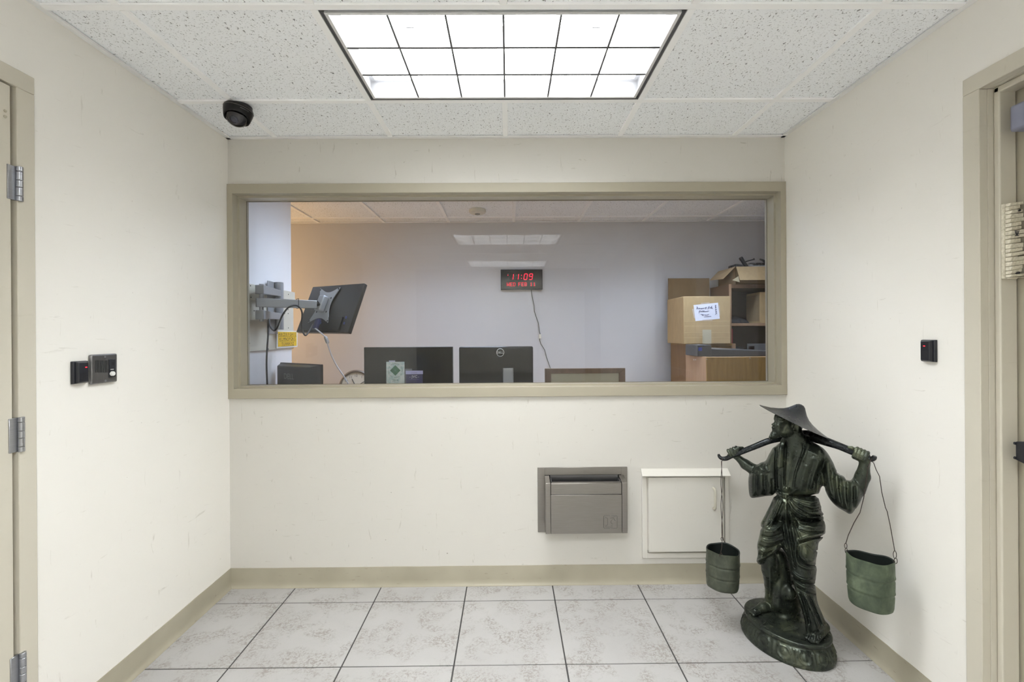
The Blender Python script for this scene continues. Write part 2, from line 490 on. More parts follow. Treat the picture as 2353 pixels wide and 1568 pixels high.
troffer(FIX[1], M_lens[1], 'lit recessed ceiling light in the middle of the vestibule ceiling', 'vestibule ceiling lights')
troffer(FIX[2], M_lens[2], 'lit recessed ceiling light close to the white rear door', 'vestibule ceiling lights')
troffer(OFIX[0], M_lens_o, 'lit recessed office ceiling light above the black monitors', 'office ceiling lights')
troffer(OFIX[1], M_lens_o, 'lit recessed office ceiling light above the cardboard boxes', 'office ceiling lights')

# warm lamp round the corner on the left of the office
ld = bpy.data.lights.new('warm_lamp', 'POINT'); ld.energy = WARM_LAMP; ld.color = (1.0, 0.62, 0.28); ld.shadow_soft_size = 0.12
lo = bpy.data.objects.new('warm_lamp', ld); COL.objects.link(lo); lo.location = (-2.55, 3.75, 1.55)

# ---- walls of the vestibule
FZ0, FZ1 = P(1164, 912.3, D - .012).z, P(1164, 420.0, D - .012).z      # window frame, bottom and top
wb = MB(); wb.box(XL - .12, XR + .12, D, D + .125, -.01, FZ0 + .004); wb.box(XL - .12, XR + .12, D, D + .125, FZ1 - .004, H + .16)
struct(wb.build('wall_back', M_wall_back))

# left wall with door opening
LD1 = PXP(36, 700, XL).y          # inner edge of frame face
LDF = PXP(78, 700, XL).y          # outer edge of frame
LDT = PXP(76, 181, XL).z          # outer top of frame
LFW = LDF - LD1
LD0 = LD1 - .93                   # other jamb of the opening
wl = MB()
wl.box(XL - .12, XL, LDF - .01, D, -.01, H + .16)
wl.box(XL - .12, XL, LD0 - LFW + .01, LDF - .01, LDT - .01, H + .16)
wl.box(XL - .12, XL, YREAR, LD0 - LFW + .01, -.01, H + .16)
struct(wl.build('wall_left', M_wall))
d1 = thing('door_1', (XL, LD1 - .46, 0), 'flush cream metal door in the wall with the intercom', 'door')
fr = MB()
xf = XL + .007
fr.box(XL - .10, xf, LD1, LDF, 0, LDT - LFW); fr.box(XL - .10, xf, LD0 - LFW, LD0, 0, LDT - LFW)
fr.box(XL - .10, xf, LD0 - LFW, LDF, LDT - LFW, LDT)
fr.box(XL - .10, XL - .05, LD1 - .016, LD1, 0, LDT - LFW); fr.box(XL - .10, XL - .05, LD0, LDF, LDT - LFW - .016, LDT - LFW)
fr.build('door_frame', M_trim_scuffed, d1, .0025)
gapw = .0125
leaf = MB().box(XL - .044, XL + .001, LD0 + .004, LD1 - gapw, .008, LDT - LFW - .005).build('door_leaf', M_trim_scuffed, d1, .0015)
for py in (422, 1000, 1547):
    c = PXP(42, py, XL + .01); hz = .053
    hg = MB()
    yk = LD1 + .008
    hm = MB().box(XL - .004, XL + .004, LD1 - gapw - .0115, LD1 + .001, c.z - hz * .97, c.z + hz * .97).build('hinge', M_hinge, d1, .0008, seg=1)
    seg = [-1, -.70, -.21, .20, .70, 1]
    for a, b in zip(seg[:-1], seg[1:]):
        MB().lathe([(.0075, a * hz + .0006), (.0082, a * hz + .0014), (.0082, b * hz - .0014), (.0075, b * hz - .0006)], 16,
                   Matrix.Translation((XL + .0095, yk - .003, c.z))).build('knuckle', M_hinge, hm, smooth=40)
for px, py in ((11, 255), (11, 268)):
    c = PXP(px, py, XL + .001)
    MB().lathe([(.0045, -.001), (.0045, .002), (.003, .0045)], 6, frame(c, (0, 1, 0), (0, 0, 1), (1, 0, 0))).build('bolt_head', simple('painted_bolt', (.42, .39, .30, 1), .5), d1)
struct(d1)

# right wall with door opening and deep jamb
RF0 = PXP(2219.5, 700, XR).y      # outer edge of frame face
RF1 = PXP(2257.5, 700, XR).y      # inner edge
RFT = PXP(2216, 186, XR).z
RFW = RF0 - RF1
XJ = XR + .037; RS = RF1 - .0195; XLF = XR + .091
RE = RF1 - .95                    # far jamb
wr = MB()
wr.box(XR, XR + .16, RF0 - .01, D, -.01, H + .16)
wr.box(XR, XR + .16, RE - RFW + .01, RF0 - .01, RFT - .01, H + .16)
wr.box(XR, XR + .16, YREAR, RE - RFW + .01, -.01, H + .16)
struct(wr.build('wall_right', M_wall))
d2 = thing('door_2', (XR, RF1 - .47, 0), 'cream metal door with push bar set deep in its frame', 'door')
fr = MB(); xf = XR - .007; zi = RFT - RFW
fr.box(xf, XR + .02, RF1, RF0, 0, zi); fr.box(xf, XR + .02, RE - RFW, RE, 0, zi); fr.box(xf, XR + .02, RE - RFW, RF0, zi, RFT)
fr.box(XR + .0201, XLF + .06, RF1, RF1 + .03, 0, zi); fr.box(XR + .0201, XLF + .06, RE - .03, RE, 0, zi); fr.box(XR + .0201, XLF + .06, RE - .03, RF1 + .03, zi + .0001, zi + .03)
fr.build('door_frame', M_trim_scuffed, d2, .002)
st = MB(); st.box(XJ, XLF - .001, RS, RF1 - .0005, 0, zi - .0005); st.box(XJ, XLF - .001, RE, RE + .0195, 0, zi - .0005); st.box(XJ, XLF - .001, RE, RF1, zi - .02, zi - .0006)
st.build('door_stop', M_trim_scuffed, d2, .004, seg=3)
leaf2 = MB().box(XLF + .002, XLF + .047, RE + .003, RF1 - .003, .008, zi - .004).build('door_leaf', M_trim, d2, .001)
MB().box(XR - .004, XLF + .05, RE + .001, RF1 - .001, -.003, .006).build('threshold', M_steel, d2, .002)
# door closer body
cl0 = PXP(2318, 245, XLF - .062); cl1 = PXP(2318, 306, XLF - .062)
MB().box(XLF - .062, XLF + .002, cl0.y - .27, cl0.y, cl1.z, cl0.z).build('door_closer', simple('blue_grey_closer', lin(132, 134, 152), .45, .2), d2, .008)
# push bar
pb = PXP(2330, 1036, XLF - .05)
zc_ = pb.z
barp = MB().box(XLF - .050, XLF + .002, pb.y - .80, pb.y - .030, zc_ - .030, zc_ + .031).build('push_bar', simple('grey_push_bar', (.40, .41, .47, 1), .35, .6), d2, .003)
MB().hexa([(XLF - .050, pb.y - .031, zc_ - .034), (XLF + .002, pb.y - .031, zc_ - .034), (XLF + .002, pb.y, zc_ - .028), (XLF - .046, pb.y, zc_ - .028)],
          [(XLF - .050, pb.y - .031, zc_ + .034), (XLF + .002, pb.y - .031, zc_ + .034), (XLF + .002, pb.y, zc_ + .028), (XLF - .046, pb.y, zc_ + .028)]).build('end_cap', M_black, barp, .003)
for s_ in (-1, 1):
    MB().lathe([(.0045, -.002), (.0045, .003), (.002, .005)], 10, frame((XLF - .046, pb.y - .001, zc_ + s_ * .022), (1, 0, 0), (0, 0, 1), (0, 1, 0))).build('screw', M_black, barp)
sm = PXP(2349, 333, XLF + .002)
struct(d2)

# mezuzah on the door stop of that door: carved, ridged stone
def mezuzah():
    a = P(2299, 470, RS); b = P(2303, 642, RS)
    z1, z0 = a.z, b.z; x0 = XJ + .001
    t = thing('mezuzah', (x0 + .02, RS, z0), 'cream carved stone mezuzah with ragged ridges on the door jamb', 'mezuzah')
    Mst = NT('carved_stone'); v = pos(Mst)
    Mst.link(ramp(Mst, noise(Mst, v, 130, 4), [(.3, (.50, .46, .36, 1)), (.65, (.72, .68, .56, 1))]), Mst.b.inputs['Base Color'])
    Mst.b.inputs['Roughness'].default_value = .85; bump(Mst, noise(Mst, v, 260, 4), .5, .002)
    MB().box(x0, x0 + .044, RS - .009, RS - .0006, z0, z1).build('slab', Mst.m, t, .002)
    rnd = random.Random(3); z = z1; n = 19; hs = (z1 - z0) / n
    for k in range(n):
        hh = hs * rnd.uniform(.75, 1.25); zb = max(z - hh, z0)
        L = .050 + rnd.uniform(-.006, .010); dep = .012 + rnd.uniform(0, .007); tl = .004 + rnd.uniform(0, .004)
        MB().hexa([(x0 + .004, RS - .009, zb), (x0 + .008, RS - .009 - dep * .7, zb), (x0 + L, RS - .009 - dep * .6, zb + tl), (x0 + L - .004, RS - .007, zb + tl)],
                  [(x0 + .004, RS - .009, z - .001), (x0 + .008, RS - .009 - dep, z - .0015), (x0 + L - .003, RS - .010 - dep * .7, z + tl - .002), (x0 + L - .006, RS - .007, z + tl - .002)]).build('ridge', Mst.m, t, .0012, seg=1)
        z = zb
        if z <= z0 + .002: break
    for px, py in ((2342.5, 483.5), (2340, 627)):
        c = P(px, py, RS - .024)
        MB().lathe([(.0035, -.006), (.0035, .002), (.002, .003)], 10, frame(c, (1, 0, 0), (0, 0, 1), (0, -1, 0))).build('screw', M_ink, t)
    c = P(2337, 536, RS - .0265)   # carved letter shin
    mb = MB()
    q = .0085
    for x in (-.7, 0, .7): mb.tube([c + Vector((x * q, 0, q)), c + Vector((x * q * .6, 0, 0)), c + Vector((0, 0, -q * .9))], .0011, 6)
    mb.tube([c + Vector((-.7 * q, 0, -q * .9)), c + Vector((.7 * q, 0, -q * .9))], .0011, 6)
    mb.build('letter', M_ink, t)
mezuzah()

# rear wall with a white door (seen mirrored in the glass)
wq = MB()
RX0, RX1, RZ = .46, 1.28, 2.06
wq.box(XL - .12, RX0, YREAR - .1, YREAR, -.01, H + .16); wq.box(RX1, XR + .16, YREAR - .1, YREAR, -.01, H + .16); wq.box(RX0, RX1, YREAR - .1, YREAR, RZ, H + .16)
struct(wq.build('wall_rear', M_wall_plain))
d3 = thing('door_3', ((RX0 + RX1) / 2, YREAR, 0), 'plain white door in the wall facing the window', 'door')
MB().box(RX0 + .045, RX1 - .045, YREAR - .06, YREAR - .015, .008, RZ - .045).build('door_leaf', simple('white_door_paint', (.86, .84, .80, 1), .4), d3)
fq = MB(); fq.box(RX0, RX0 + .045, YREAR - .08, YREAR + .008, 0, RZ); fq.box(RX1 - .045, RX1, YREAR - .08, YREAR + .008, 0, RZ); fq.box(RX0, RX1, YREAR - .08, YREAR + .008, RZ - .045, RZ)
fq.build('door_frame', M_trim, d3, .002)
kn = PXP(0, 0, -1)
MB().lathe([(.012, 0), (.010, .03), (.026, .045), (.026, .06), (.012, .068)], 20, frame((RX0 + .10, YREAR - .015, 1.0), (1, 0, 0), (0, 0, 1), (0, 1, 0))).build('door_knob', M_hinge, d3, smooth=40)
struct(d3)

# ---- window: stepped hollow-metal frame, gasket, pane
w1 = thing('window_1', (0, D, FZ0), 'wide fixed window with a stepped beige metal frame', 'window')
def loops(LP, name, mat, par, bev=.0015):
    vs_ = []; fs_ = []
    for ax, az, y in LP:
        vs_ += [(XL + ax, y, FZ0 + az), (XR - ax, y, FZ0 + az), (XR - ax, y, FZ1 - az), (XL + ax, y, FZ1 - az)]
    for k in range(len(LP) - 1):
        for j in range(4):
            fs_.append((4 * k + j, 4 * k + (j + 1) % 4, 4 * k + 4 + (j + 1) % 4, 4 * k + 4 + j))
    return MB().add(vs_, fs_).build(name, mat, par, bev)
e0 = .0005
loops([(e0, 0, D + .01), (e0, 0, D - .013), (.030, .051, D - .013), (.030, .051, D + .034), (.041, .061, D + .034), (.041, .061, YG - .004), (.041, .061, YG + .016), (.041, .061, D + .124), (e0, .0, D + .124)], 'window_frame', M_trim, w1)
loops([(.0408, .0608, YG - .006), (.0445, .0635, YG - .006), (.0445, .0635, YG - .0035), (.0408, .0608, YG - .0035)], 'gasket', simple('olive_gasket', (.20, .18, .13, 1), .6), w1, 0)
MB().box(XL + .0412, XR - .0412, YG - .003, YG + .003, FZ0 + .0612, FZ1 - .0612).build('window_pane', M_glass, w1)
struct(w1)
SILL = FZ0 + .061

# ---- cove baseboards
def cove(name, a, b, inward):
    a, b, n = Vector(a), Vector(b), Vector(inward)
    prof = [(0, .104), (.0025, .104), (.0032, .100), (.0032, .034), (.0045, .018), (.009, .006), (.0135, .0015), (.0135, 0), (0, 0)]
    vs_ = []; N = 24
    rnd = random.Random(name)
    for k in range(N + 1):
        p = a.lerp(b, k / N); wz = rnd.uniform(-.0010, .0010)
        for o_, z in prof: vs_.append(p + n * o_ + Vector((0, 0, z + (wz if z > .05 else 0))))
    m_ = len(prof); fs_ = []
    for k in range(N):
        for j in range(m_ - 1): fs_.append((k * m_ + j, k * m_ + j + 1, (k + 1) * m_ + j + 1, (k + 1) * m_ + j))
    fs_ += [tuple(range(m_)), tuple(N * m_ + j for j in range(m_))]
    struct(MB().add(vs_, fs_).build(name, M_base, smooth=50))
cove('baseboard_back', (XL, D, 0), (XR, D, 0), (0, -1, 0))
cove('baseboard_left', (XL, LDF, 0), (XL, D, 0), (1, 0, 0))
cove('baseboard_right', (XR, RF0, 0), (XR, D, 0), (-1, 0, 0))
cove('baseboard_rear', (XL, YREAR, 0), (RX0, YREAR, 0), (0, 1, 0))

# ---- office shell
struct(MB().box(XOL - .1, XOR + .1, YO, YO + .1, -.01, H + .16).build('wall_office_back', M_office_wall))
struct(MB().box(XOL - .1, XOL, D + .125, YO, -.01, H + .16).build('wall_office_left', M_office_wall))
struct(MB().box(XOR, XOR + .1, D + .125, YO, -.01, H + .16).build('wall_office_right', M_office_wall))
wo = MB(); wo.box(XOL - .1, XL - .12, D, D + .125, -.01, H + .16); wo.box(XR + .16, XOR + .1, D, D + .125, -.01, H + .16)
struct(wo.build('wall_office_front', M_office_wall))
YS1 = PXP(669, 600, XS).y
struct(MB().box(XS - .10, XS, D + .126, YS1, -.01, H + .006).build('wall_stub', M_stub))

# ================================================================== VESTIBULE OBJECTS
# ---- intercom plate on the left wall
def intercom():
    L = lambda cx, cy, off: PXP(150 + cx * .0638, 800 + cy * .0638, XL + off)
    th = .013
    y0, y1 = L(945, 700, th).y, L(1882, 700, th).y
    z1, z0 = L(1400, 222, th).z, L(1400, 1272, th).z
    t = thing('intercom', (XL, (y0 + y1) / 2, z0), 'square stainless intercom station with speaker slots and white button', 'intercom')
    MB().box(XL + .0005, XL + th, y0, y1, z0, z1).build('face_plate', M_plate, t, .005, seg=3)
    for i in range(8):
        c = L(1095 + i * 57, 665, th); dz = abs(L(1095 + i * 57, 445, th).z - L(1095 + i * 57, 885, th).z) / 2
        MB().box(XL + th - .002, XL + th + .0006, c.y - .0018, c.y + .0018, c.z - dz, c.z + dz).build('speaker_slot', M_dark, t)
    a, b = L(1568, 700, th).y, L(1785, 700, th).y
    zt, zb = L(1670, 408, th).z, L(1670, 1048, th).z
    pn = MB().box(XL + th - .002, XL + th + .004, a, b, zb, zt).build('button_panel', M_black, t, .0015)
    for i in range(3):
        c = L(1648 + i * 34, 570, th)
        MB().box(XL + th + .003, XL + th + .0046, c.y - .0010, c.y + .0010, c.z - .006, c.z + .006).build('mic_slot', M_dark, pn)
    c = L(1685, 770, th + .004); MB().box(XL + th + .003, XL + th + .0046, c.y - .007, c.y + .007, c.z - .001, c.z + .001).build('tally_strip', M_white_pl, pn)
    c = L(1680, 925, th + .004)
    MB().lathe([(.0088, 0), (.0088, .006), (.0075, .008)], 20, frame((XL + th + .003, c.y, c.z), (0, 1, 0), (0, 0, 1), (1, 0, 0))).build('call_button', M_white_pl, pn, smooth=40)
    for cx, cy in ((1430, 322), (1447, 1180)):
        c = L(cx, cy, th)
        MB().lathe([(.0040, -.001), (.0038, .0012), (.0022, .0014), (.002, .0004)], 14, frame((XL + th, c.y, c.z), (0, 1, 0), (0, 0, 1), (1, 0, 0))).build('screw', M_hinge, t, smooth=40)
intercom()

def reader(side, pys, label):
    X = XL if side < 0 else XR
    s = -side
    px0, px1, pt, pb_ = pys
    dep = .021
    a = PXP(px0, (pt + pb_) / 2, X + s * dep * .5).y; b = PXP(px1, (pt + pb_) / 2, X + s * dep * .5).y
    y0, y1 = min(a, b), max(a, b)
    mid = (px0 + px1) / 2
    z1, z0 = PXP(mid, pt, X + s * dep * .6).z, PXP(mid, pb_, X + s * dep * .6).z
    t = thing('card_reader', (X, (y0 + y1) / 2, z0), label, 'card reader', 'black proximity card readers')
    w, h = (y1 - y0) / 2, (z1 - z0) / 2; yc, zc = (y0 + y1) / 2, (z0 + z1) / 2
    q = lambda o, fy, fz: (X + s * o, yc + fy * w, zc + fz * h)
    ring = lambda o, k, kz: [q(o, -k, -kz), q(o, k, -kz), q(o, k, kz), q(o, -k, kz)]
    MB().hexa(ring(.0005, 1, 1), ring(.011, .97, .97)).build('base', M_black, t, .002)
    fc = MB().hexa(ring(.010, .74, .96), ring(dep, .62, .86)).build('cover', M_black, t, .002)
    for i in range(5):
        z = -.10 - i * .14
        MB().box(*sorted((X + s * (dep - .002), X + s * (dep + .0006))), yc - w * .42, yc + w * .42, zc + z * h - .0008, zc + z * h + .0008).build('rib', M_dkgrey, fc)
    ly = .28 * w if side < 0 else .05 * w
    MB().box(*sorted((X + s * (dep - .002), X + s * (dep + .001))), yc + ly - .0032, yc + ly + .0032, zc + .43 * h - .0016, zc + .43 * h + .0016).build('status_light', M_red, fc)
reader(-1, (168, 203.5, 830, 882), 'black card reader with red light beside the stainless intercom')
reader(1, (2148, 2115.5, 781, 832), 'black card reader with red light on the wall beyond the statue')

# ---- dome camera on the ceiling grid
def dome():
    c = PZP(550, 243, H)
    t = thing('dome_camera', (c.x, c.y, H), 'black dome security camera at a joint of the ceiling grid', 'security camera')
    tilt = Matrix.Translation((c.x, c.y, H - .004)) @ Matrix.Rotation(math.radians(9), 4, 'Y') @ Matrix.Rotation(math.radians(-5), 4, 'X')
    MB().lathe([(.048, .006), (.053, .002), (.053, -.012), (.044, -.014)], 36, Matrix.Translation((c.x, c.y, H - .0066))).build('mount', M_black, t, smooth=40)
    n = 72; prof = [(.0565, -.006), (.0605, -.012), (.0613, -.018), (.0608, -.028), (.058, -.042), (.0545, -.055), (.0505, -.067)]
    vs_ = []; fs_ = []
    ang0 = math.atan2(-c.y, -c.x)
    for k, (r, z) in enumerate(prof):
        for j in range(n):
            a = 2 * math.pi * j / n
            front = max(0.0, math.cos(a - ang0)) ** 0.8
            zz = z if k < 4 else z + (k - 3) / 3 * .022 * front
            rr = r if k < 4 else r + (k - 3) / 3 * .002 * front
            vs_.append((rr * math.cos(a), rr * math.sin(a), zz))
    m0 = len(prof)
    for k in range(m0 - 1):
        for j in range(n): fs_.append((k * n + j, k * n + (j + 1) % n, (k + 1) * n + (j + 1) % n, (k + 1) * n + j))
    fs_.append(tuple(range(n)))
    sh = MB(tilt).add(vs_, fs_).build('housing', simple('satin_black', (.004, .004, .0045, 1), .3, spec=.3), t, smooth=50)
    so = sh.modifiers.new('thick', 'SOLIDIFY'); so.thickness = .004; so.offset = -1
    rg = [(.0619 * math.cos(2 * math.pi * j / 64), .0619 * math.sin(2 * math.pi * j / 64), -.0185) for j in range(64)]
    MB(tilt).tube(rg, .0007, 6, True).build('trim_ring', simple('grey_ring', (.22, .20, .19, 1), .4), t)
    g = NT('smoked_dome'); g.n.remove(g.b)
    tr = g.new('ShaderNodeBsdfTransparent'); tr.inputs[0].default_value = (.72, .72, .74, 1)
    gl = g.new('ShaderNodeBsdfGlossy'); gl.inputs['Roughness'].default_value = .03
    frn = g.new('ShaderNodeFresnel'); frn.inputs['IOR'].default_value = 1.5
    mx = g.new('ShaderNodeMixShader'); g.link(frn.outputs[0], mx.inputs[0]); g.link(tr.outputs[0], mx.inputs[1]); g.link(gl.outputs[0], mx.inputs[2]); g.link(mx.outputs[0], g.out.inputs['Surface'])
    pr = [(.0465 * math.cos(a), -.050 - .043 * math.sin(a)) for a in [i * math.pi / 2 / 14 for i in range(14)]] + [(.001, -.093)]
    MB(tilt).lathe(pr, 48, None, cap=False).build('bubble', g.m, t, smooth=60)
    pr = [(.041 * math.cos(a), -.048 - .034 * math.sin(a)) for a in [i * math.pi / 2 / 10 for i in range(10)]] + [(.001, -.082)]
    MB(tilt).lathe(pr, 36, None).build('inner_shroud', simple('shroud_grey', (.07, .07, .075, 1), .35), t, smooth=60)
    d = (Vector((0, -.55, -.8))).normalized(); x = d.cross(Vector((1, 0, 0))).normalized(); y = d.cross(x)
    lm = tilt @ frame(Vector((.004, -.012, -.058)), x, y, d)
    MB(lm).lathe([(.018, 0), (.018, .024), (.014, .026), (.012, .022), (.001, .021)], 28).build('camera_lens', simple('lens_ring', (.16, .17, .22, 1), .2, .6), t, smooth=40)
    # printed maker's name on the housing
    a = ang0 + .42
    for i, ch in enumerate('MONOPRICE'):
        aa = a + (i - 4) * .068
        pt = Vector((.0625 * math.cos(aa), .0625 * math.sin(aa), -.0275)); zx = Vector((math.cos(aa), math.sin(aa), -.12)).normalized()
        xx = Vector((-math.sin(aa), math.cos(aa), 0)); yy = zx.cross(xx)
        if i == 0: mb = MB(tilt)
        mb.text(ch, .0050, frame(pt - zx * .0012, xx, yy, zx), thick=.0008)
    mb.build('maker_name', simple('grey_print', (.35, .37, .38, 1), .5), t)
dome()

# ---- stainless pass drawer in the wall
def drawer():
    yw = D - .003
    A, B = P(1235, 1075, yw), P(1442, 1221, yw)
    t = thing('transfer_drawer', ((A.x + B.x) / 2, D, B.z), 'brushed stainless transfer drawer pulled out of the wall', 'pass drawer')
    yf = 2.413
    o0, o1 = P(1251.5, 1092, yw), P(1428, 1205, yw)
    fp = MB(); y0_, y1_ = D - .006, D - .0003
    fp.box(A.x, o0.x, y0_, y1_, B.z, A.z); fp.box(o1.x, B.x, y0_, y1_, B.z, A.z)
    fp.box(o0.x, o1.x, y0_, y1_, o0.z, A.z); fp.box(o0.x, o1.x, y0_, y1_, B.z, o1.z)
    fp.build('wall_plate', M_steel, t, .0008, seg=1)
    MB().box(o0.x, o1.x, D - .0012, D - .0004, o1.z, o0.z).build('throat', M_dark, t)
    f0, f1 = P(1265.3, 1112, yf), P(1429.5, 1226, yf)
    zmid = P(1340, 1137.3, yf).z
    lp = MB().box(f0.x, f1.x, yf, yf + .012, f1.z, zmid - .0012).build('front_panel', M_steel, t, .0012)
    MB().box(f0.x + .001, f1.x - .001, yf, yf + .010, zmid + .0012, f0.z).build('upper_panel', M_steel, t, .002, seg=3)
    ck = P(1253.5, 1110, yf).x; ck2 = P(1441.2, 1110, yf).x
    for xa, xb in ((ck, f0.x - .0012), (f1.x + .0012, ck2)):
        ztw = P(1252, 1091.5, yw).z; 
        pts = [(xa, yf - .001, f1.z), (xa, yf - .001, f0.z + .002), (xa, D - .007, ztw - .003), (xa, D - .007, f1.z + .03)]
        MB().prism(pts, (xb - xa, 0, 0)).build('cheek', M_steel, t, .0015)
    i0, i1 = f0.x + .004, f1.x - .004
    zt = f0.z + .001
    tb = MB()
    tb.box(i0, i1, D - .010, D - .0075, zt - .14, P(1300, 1092.5, D - .008).z); tb.box(i0, i0 + .003, yf + .010, D - .0075, zt - .14, zt + .008); tb.box(i1 - .003, i1, yf + .010, D - .0075, zt - .14, zt + .008)
    tb.box(i0, i1, yf + .010, D - .0075, zt - .144, zt - .14)
    tb.build('tray', M_steel_d, t)
    ldg = MB(); ldg.box(i0, i1, yf + .002, yf + .022, zt - .001, zt + .0015)
    ldg.build('lip', M_steel, t, .0006, seg=1)
    # stamped emblem
    E = lambda cx, cy: P(1370 + cx * .03827, 1170 + cy * .03827, yf - .0002)
    mb = MB(); r = .0014
    mb.tube([E(835, 400), E(510, 400), E(465, 425), E(450, 470), E(450, 1090), E(465, 1140), E(510, 1160), E(835, 1160)], r, 6)
    mb.tube([E(885, 400), E(1190, 395), E(1240, 425), E(1260, 480), E(1260, 1130), E(1230, 1155), E(885, 1160)], r, 6)
    for pl in ([(550, 480), (570, 530), (640, 535), (690, 580), (690, 960), (650, 995), (565, 1000), (560, 1080), (985, 1080)],
               [(985, 1000), (880, 1000)], [(850, 565), (880, 540), (1040, 540), (1080, 580), (1085, 660), (1120, 700), (1170, 695)],
               [(1165, 470), (980, 480)], [(1010, 655), (950, 655), (910, 700), (880, 775), (900, 830), (940, 905), (1015, 900)]):
        mb.tube([E(*p) for p in pl], r, 6)
    mb.build('stamped_emblem', simple('stamped_line', (.17, .16, .15, 1), .5, .7), lp)
drawer()

# ---- painted wall hatch with sloping rain hood
def hatch():
    yf = D - .012
    a, b = P(1475, 1090, yf), P(1676, 1282, yf)
    t = thing('wall_hatch', ((a.x + b.x) / 2, D, b.z), 'cream painted access hatch with a sloping hood and pull handle', 'hatch')
    i0, i1 = P(1487, 1100, yf), P(1667, 1270, yf)
    fb = MB(); fb.box(a.x, i0.x, yf, D - .0004, b.z, a.z); fb.box(i1.x, b.x, yf, D - .0004, b.z, a.z); fb.box(i0.x, i1.x, yf, D - .0004, b.z, i1.z); fb.box(i0.x, i1.x, yf, D - .0004, i0.z, a.z)
    fb.build('hatch_frame', M_hatch, t, .002)
    yd = D - .036
    c, d = P(1490, 1098, yd), P(1663.5, 1268.5, yd)
    dr = MB().box(c.x, d.x, yd, D - .002, d.z, c.z).build('hatch_door', M_hatch, t, .0035, seg=3)
    p0, p1 = P(1472.5, 1077, D), P(1672, 1076.3, D)
    q0, q1 = P(1476, 1094.5, 2.446), P(1679.8, 1094, 2.446)
    th = Vector((0, .001, -.004))
    MB().hexa([p0, p1, q1, q0], [p0 + th, p1 + th, q1 + th, q0 + th]).build('hood', M_hatch, t, .0008, seg=1)
    yh = yd - .024
    h0, h1 = P(1643.5, 1125, yh), P(1643.5, 1172, yh)
    x = h0.x
    hd = MB().tube([(x, yd + .001, h0.z), (x, yh + .006, h0.z - .001), (x, yh, h0.z - .008), (x, yh, h1.z + .008), (x, yh + .006, h1.z + .001), (x, yd + .001, h1.z)], .006, 10).build('pull_handle', simple('handle_cream', (.52, .49, .41, 1), .35), dr, smooth=60)
hatch()

# ================================================================== OFFICE OBJECTS
def V(*a): return Vector(a)
# ---- desks (mostly hidden below the sill) that carry the screens
def desk(name, x0, x1, y0, y1, z, label):
    t = thing(name, ((x0 + x1) / 2, (y0 + y1) / 2, 0), label, 'desk')
    MB().box(x0, x1, y0, y1, z - .03, z).build('desk_top', M_wood_m, t, .002)
    for x in (x0 + .04, x1 - .06):
        MB().box(x, x + .02, y0 + .03, y1 - .03, .0005, z - .03).build('side_panel', M_wood_m, t)
    MB().box(x0 + .06, x1 - .06, y0 + .04, y0 + .06, .25, z - .03).build('modesty_panel', M_wood_m, t)
DZ = .76
desk('desk', -1.56, 1.28, 2.72, 3.50, DZ, 'long wooden office desk under the monitors behind the window')
desk('side_table', -1.52, 1.20, 3.72, 4.34, DZ, 'long wooden table against the back office wall')

def stand(t, cx, cy, z0, w=.06, d=.03, mat=M_black):
    MB().box(cx - .11, cx + .11, cy - .07, cy + .09, DZ + .0005, DZ + .014).build('stand_foot', mat, t, .004)
    MB().box(cx - w / 2, cx + w / 2, cy, cy + d, DZ + .012, z0).build('stand_column', mat, t, .004)

# ---- screen with plain back, turned away, lettered lid
def dell_left():
    a = P(643, 831, 3.20); b = P(736, 840.5, 2.95)
    u = (b - a); u.z = 0; W = u.length; u.normalize(); up = V(0, 0, 1); n = up.cross(u) * -1   # n: towards camera
    if n.y > 0: n = -n
    top = (a.z + b.z) / 2; Hh = .31
    t = thing('computer_monitor', ((a.x + b.x) / 2, (a.y + b.y) / 2, DZ), 'dark grey monitor turned away with raised maker name, beside the white pillar', 'monitor')
    M = frame(V((a.x + b.x) / 2, (a.y + b.y) / 2, top - Hh / 2), u, -n, up)
    MB(M).box(-W / 2, W / 2, 0, .022, -Hh / 2, Hh / 2).build('screen_panel', M_dkgrey, t, .004)
    k0, k1 = -W / 2 + .006, W / 2 - .006
    bl = MB(M).hexa([V(k0, .001, -Hh / 2), V(k1, .001, -Hh / 2), V(k1, .001, Hh / 2 - .006), V(k0, .001, Hh / 2 - .006)],
                    [V(k0 + .02, -.035, -Hh / 2 + .01), V(k1 - .15, -.035, -Hh / 2 + .01), V(k1 - .07, -.03, Hh / 2 - .02), V(k0 + .012, -.03, Hh / 2 - .02)]).build('back_shell', M_dkgrey, t, .003)
    MB(M).box(k0 + .02, k1 - .11, -.0335, -.0305, Hh / 2 - .040, Hh / 2 - .036).build('vent_groove', M_ink, bl)
    Mt = M @ frame(V(-.06, -.0355, Hh / 2 - .085), V(1, 0, 0), V(0, -.02, 1), V(0, -1, 0))
    MB().text('DELL', .052, Mt, thick=.0006).build('maker_name', simple('grey_emboss', (.12, .12, .125, 1), .3), bl)
    c = M @ V(0, .03, 0)
    stand(t, c.x, c.y - .01, top - .12)
dell_left()

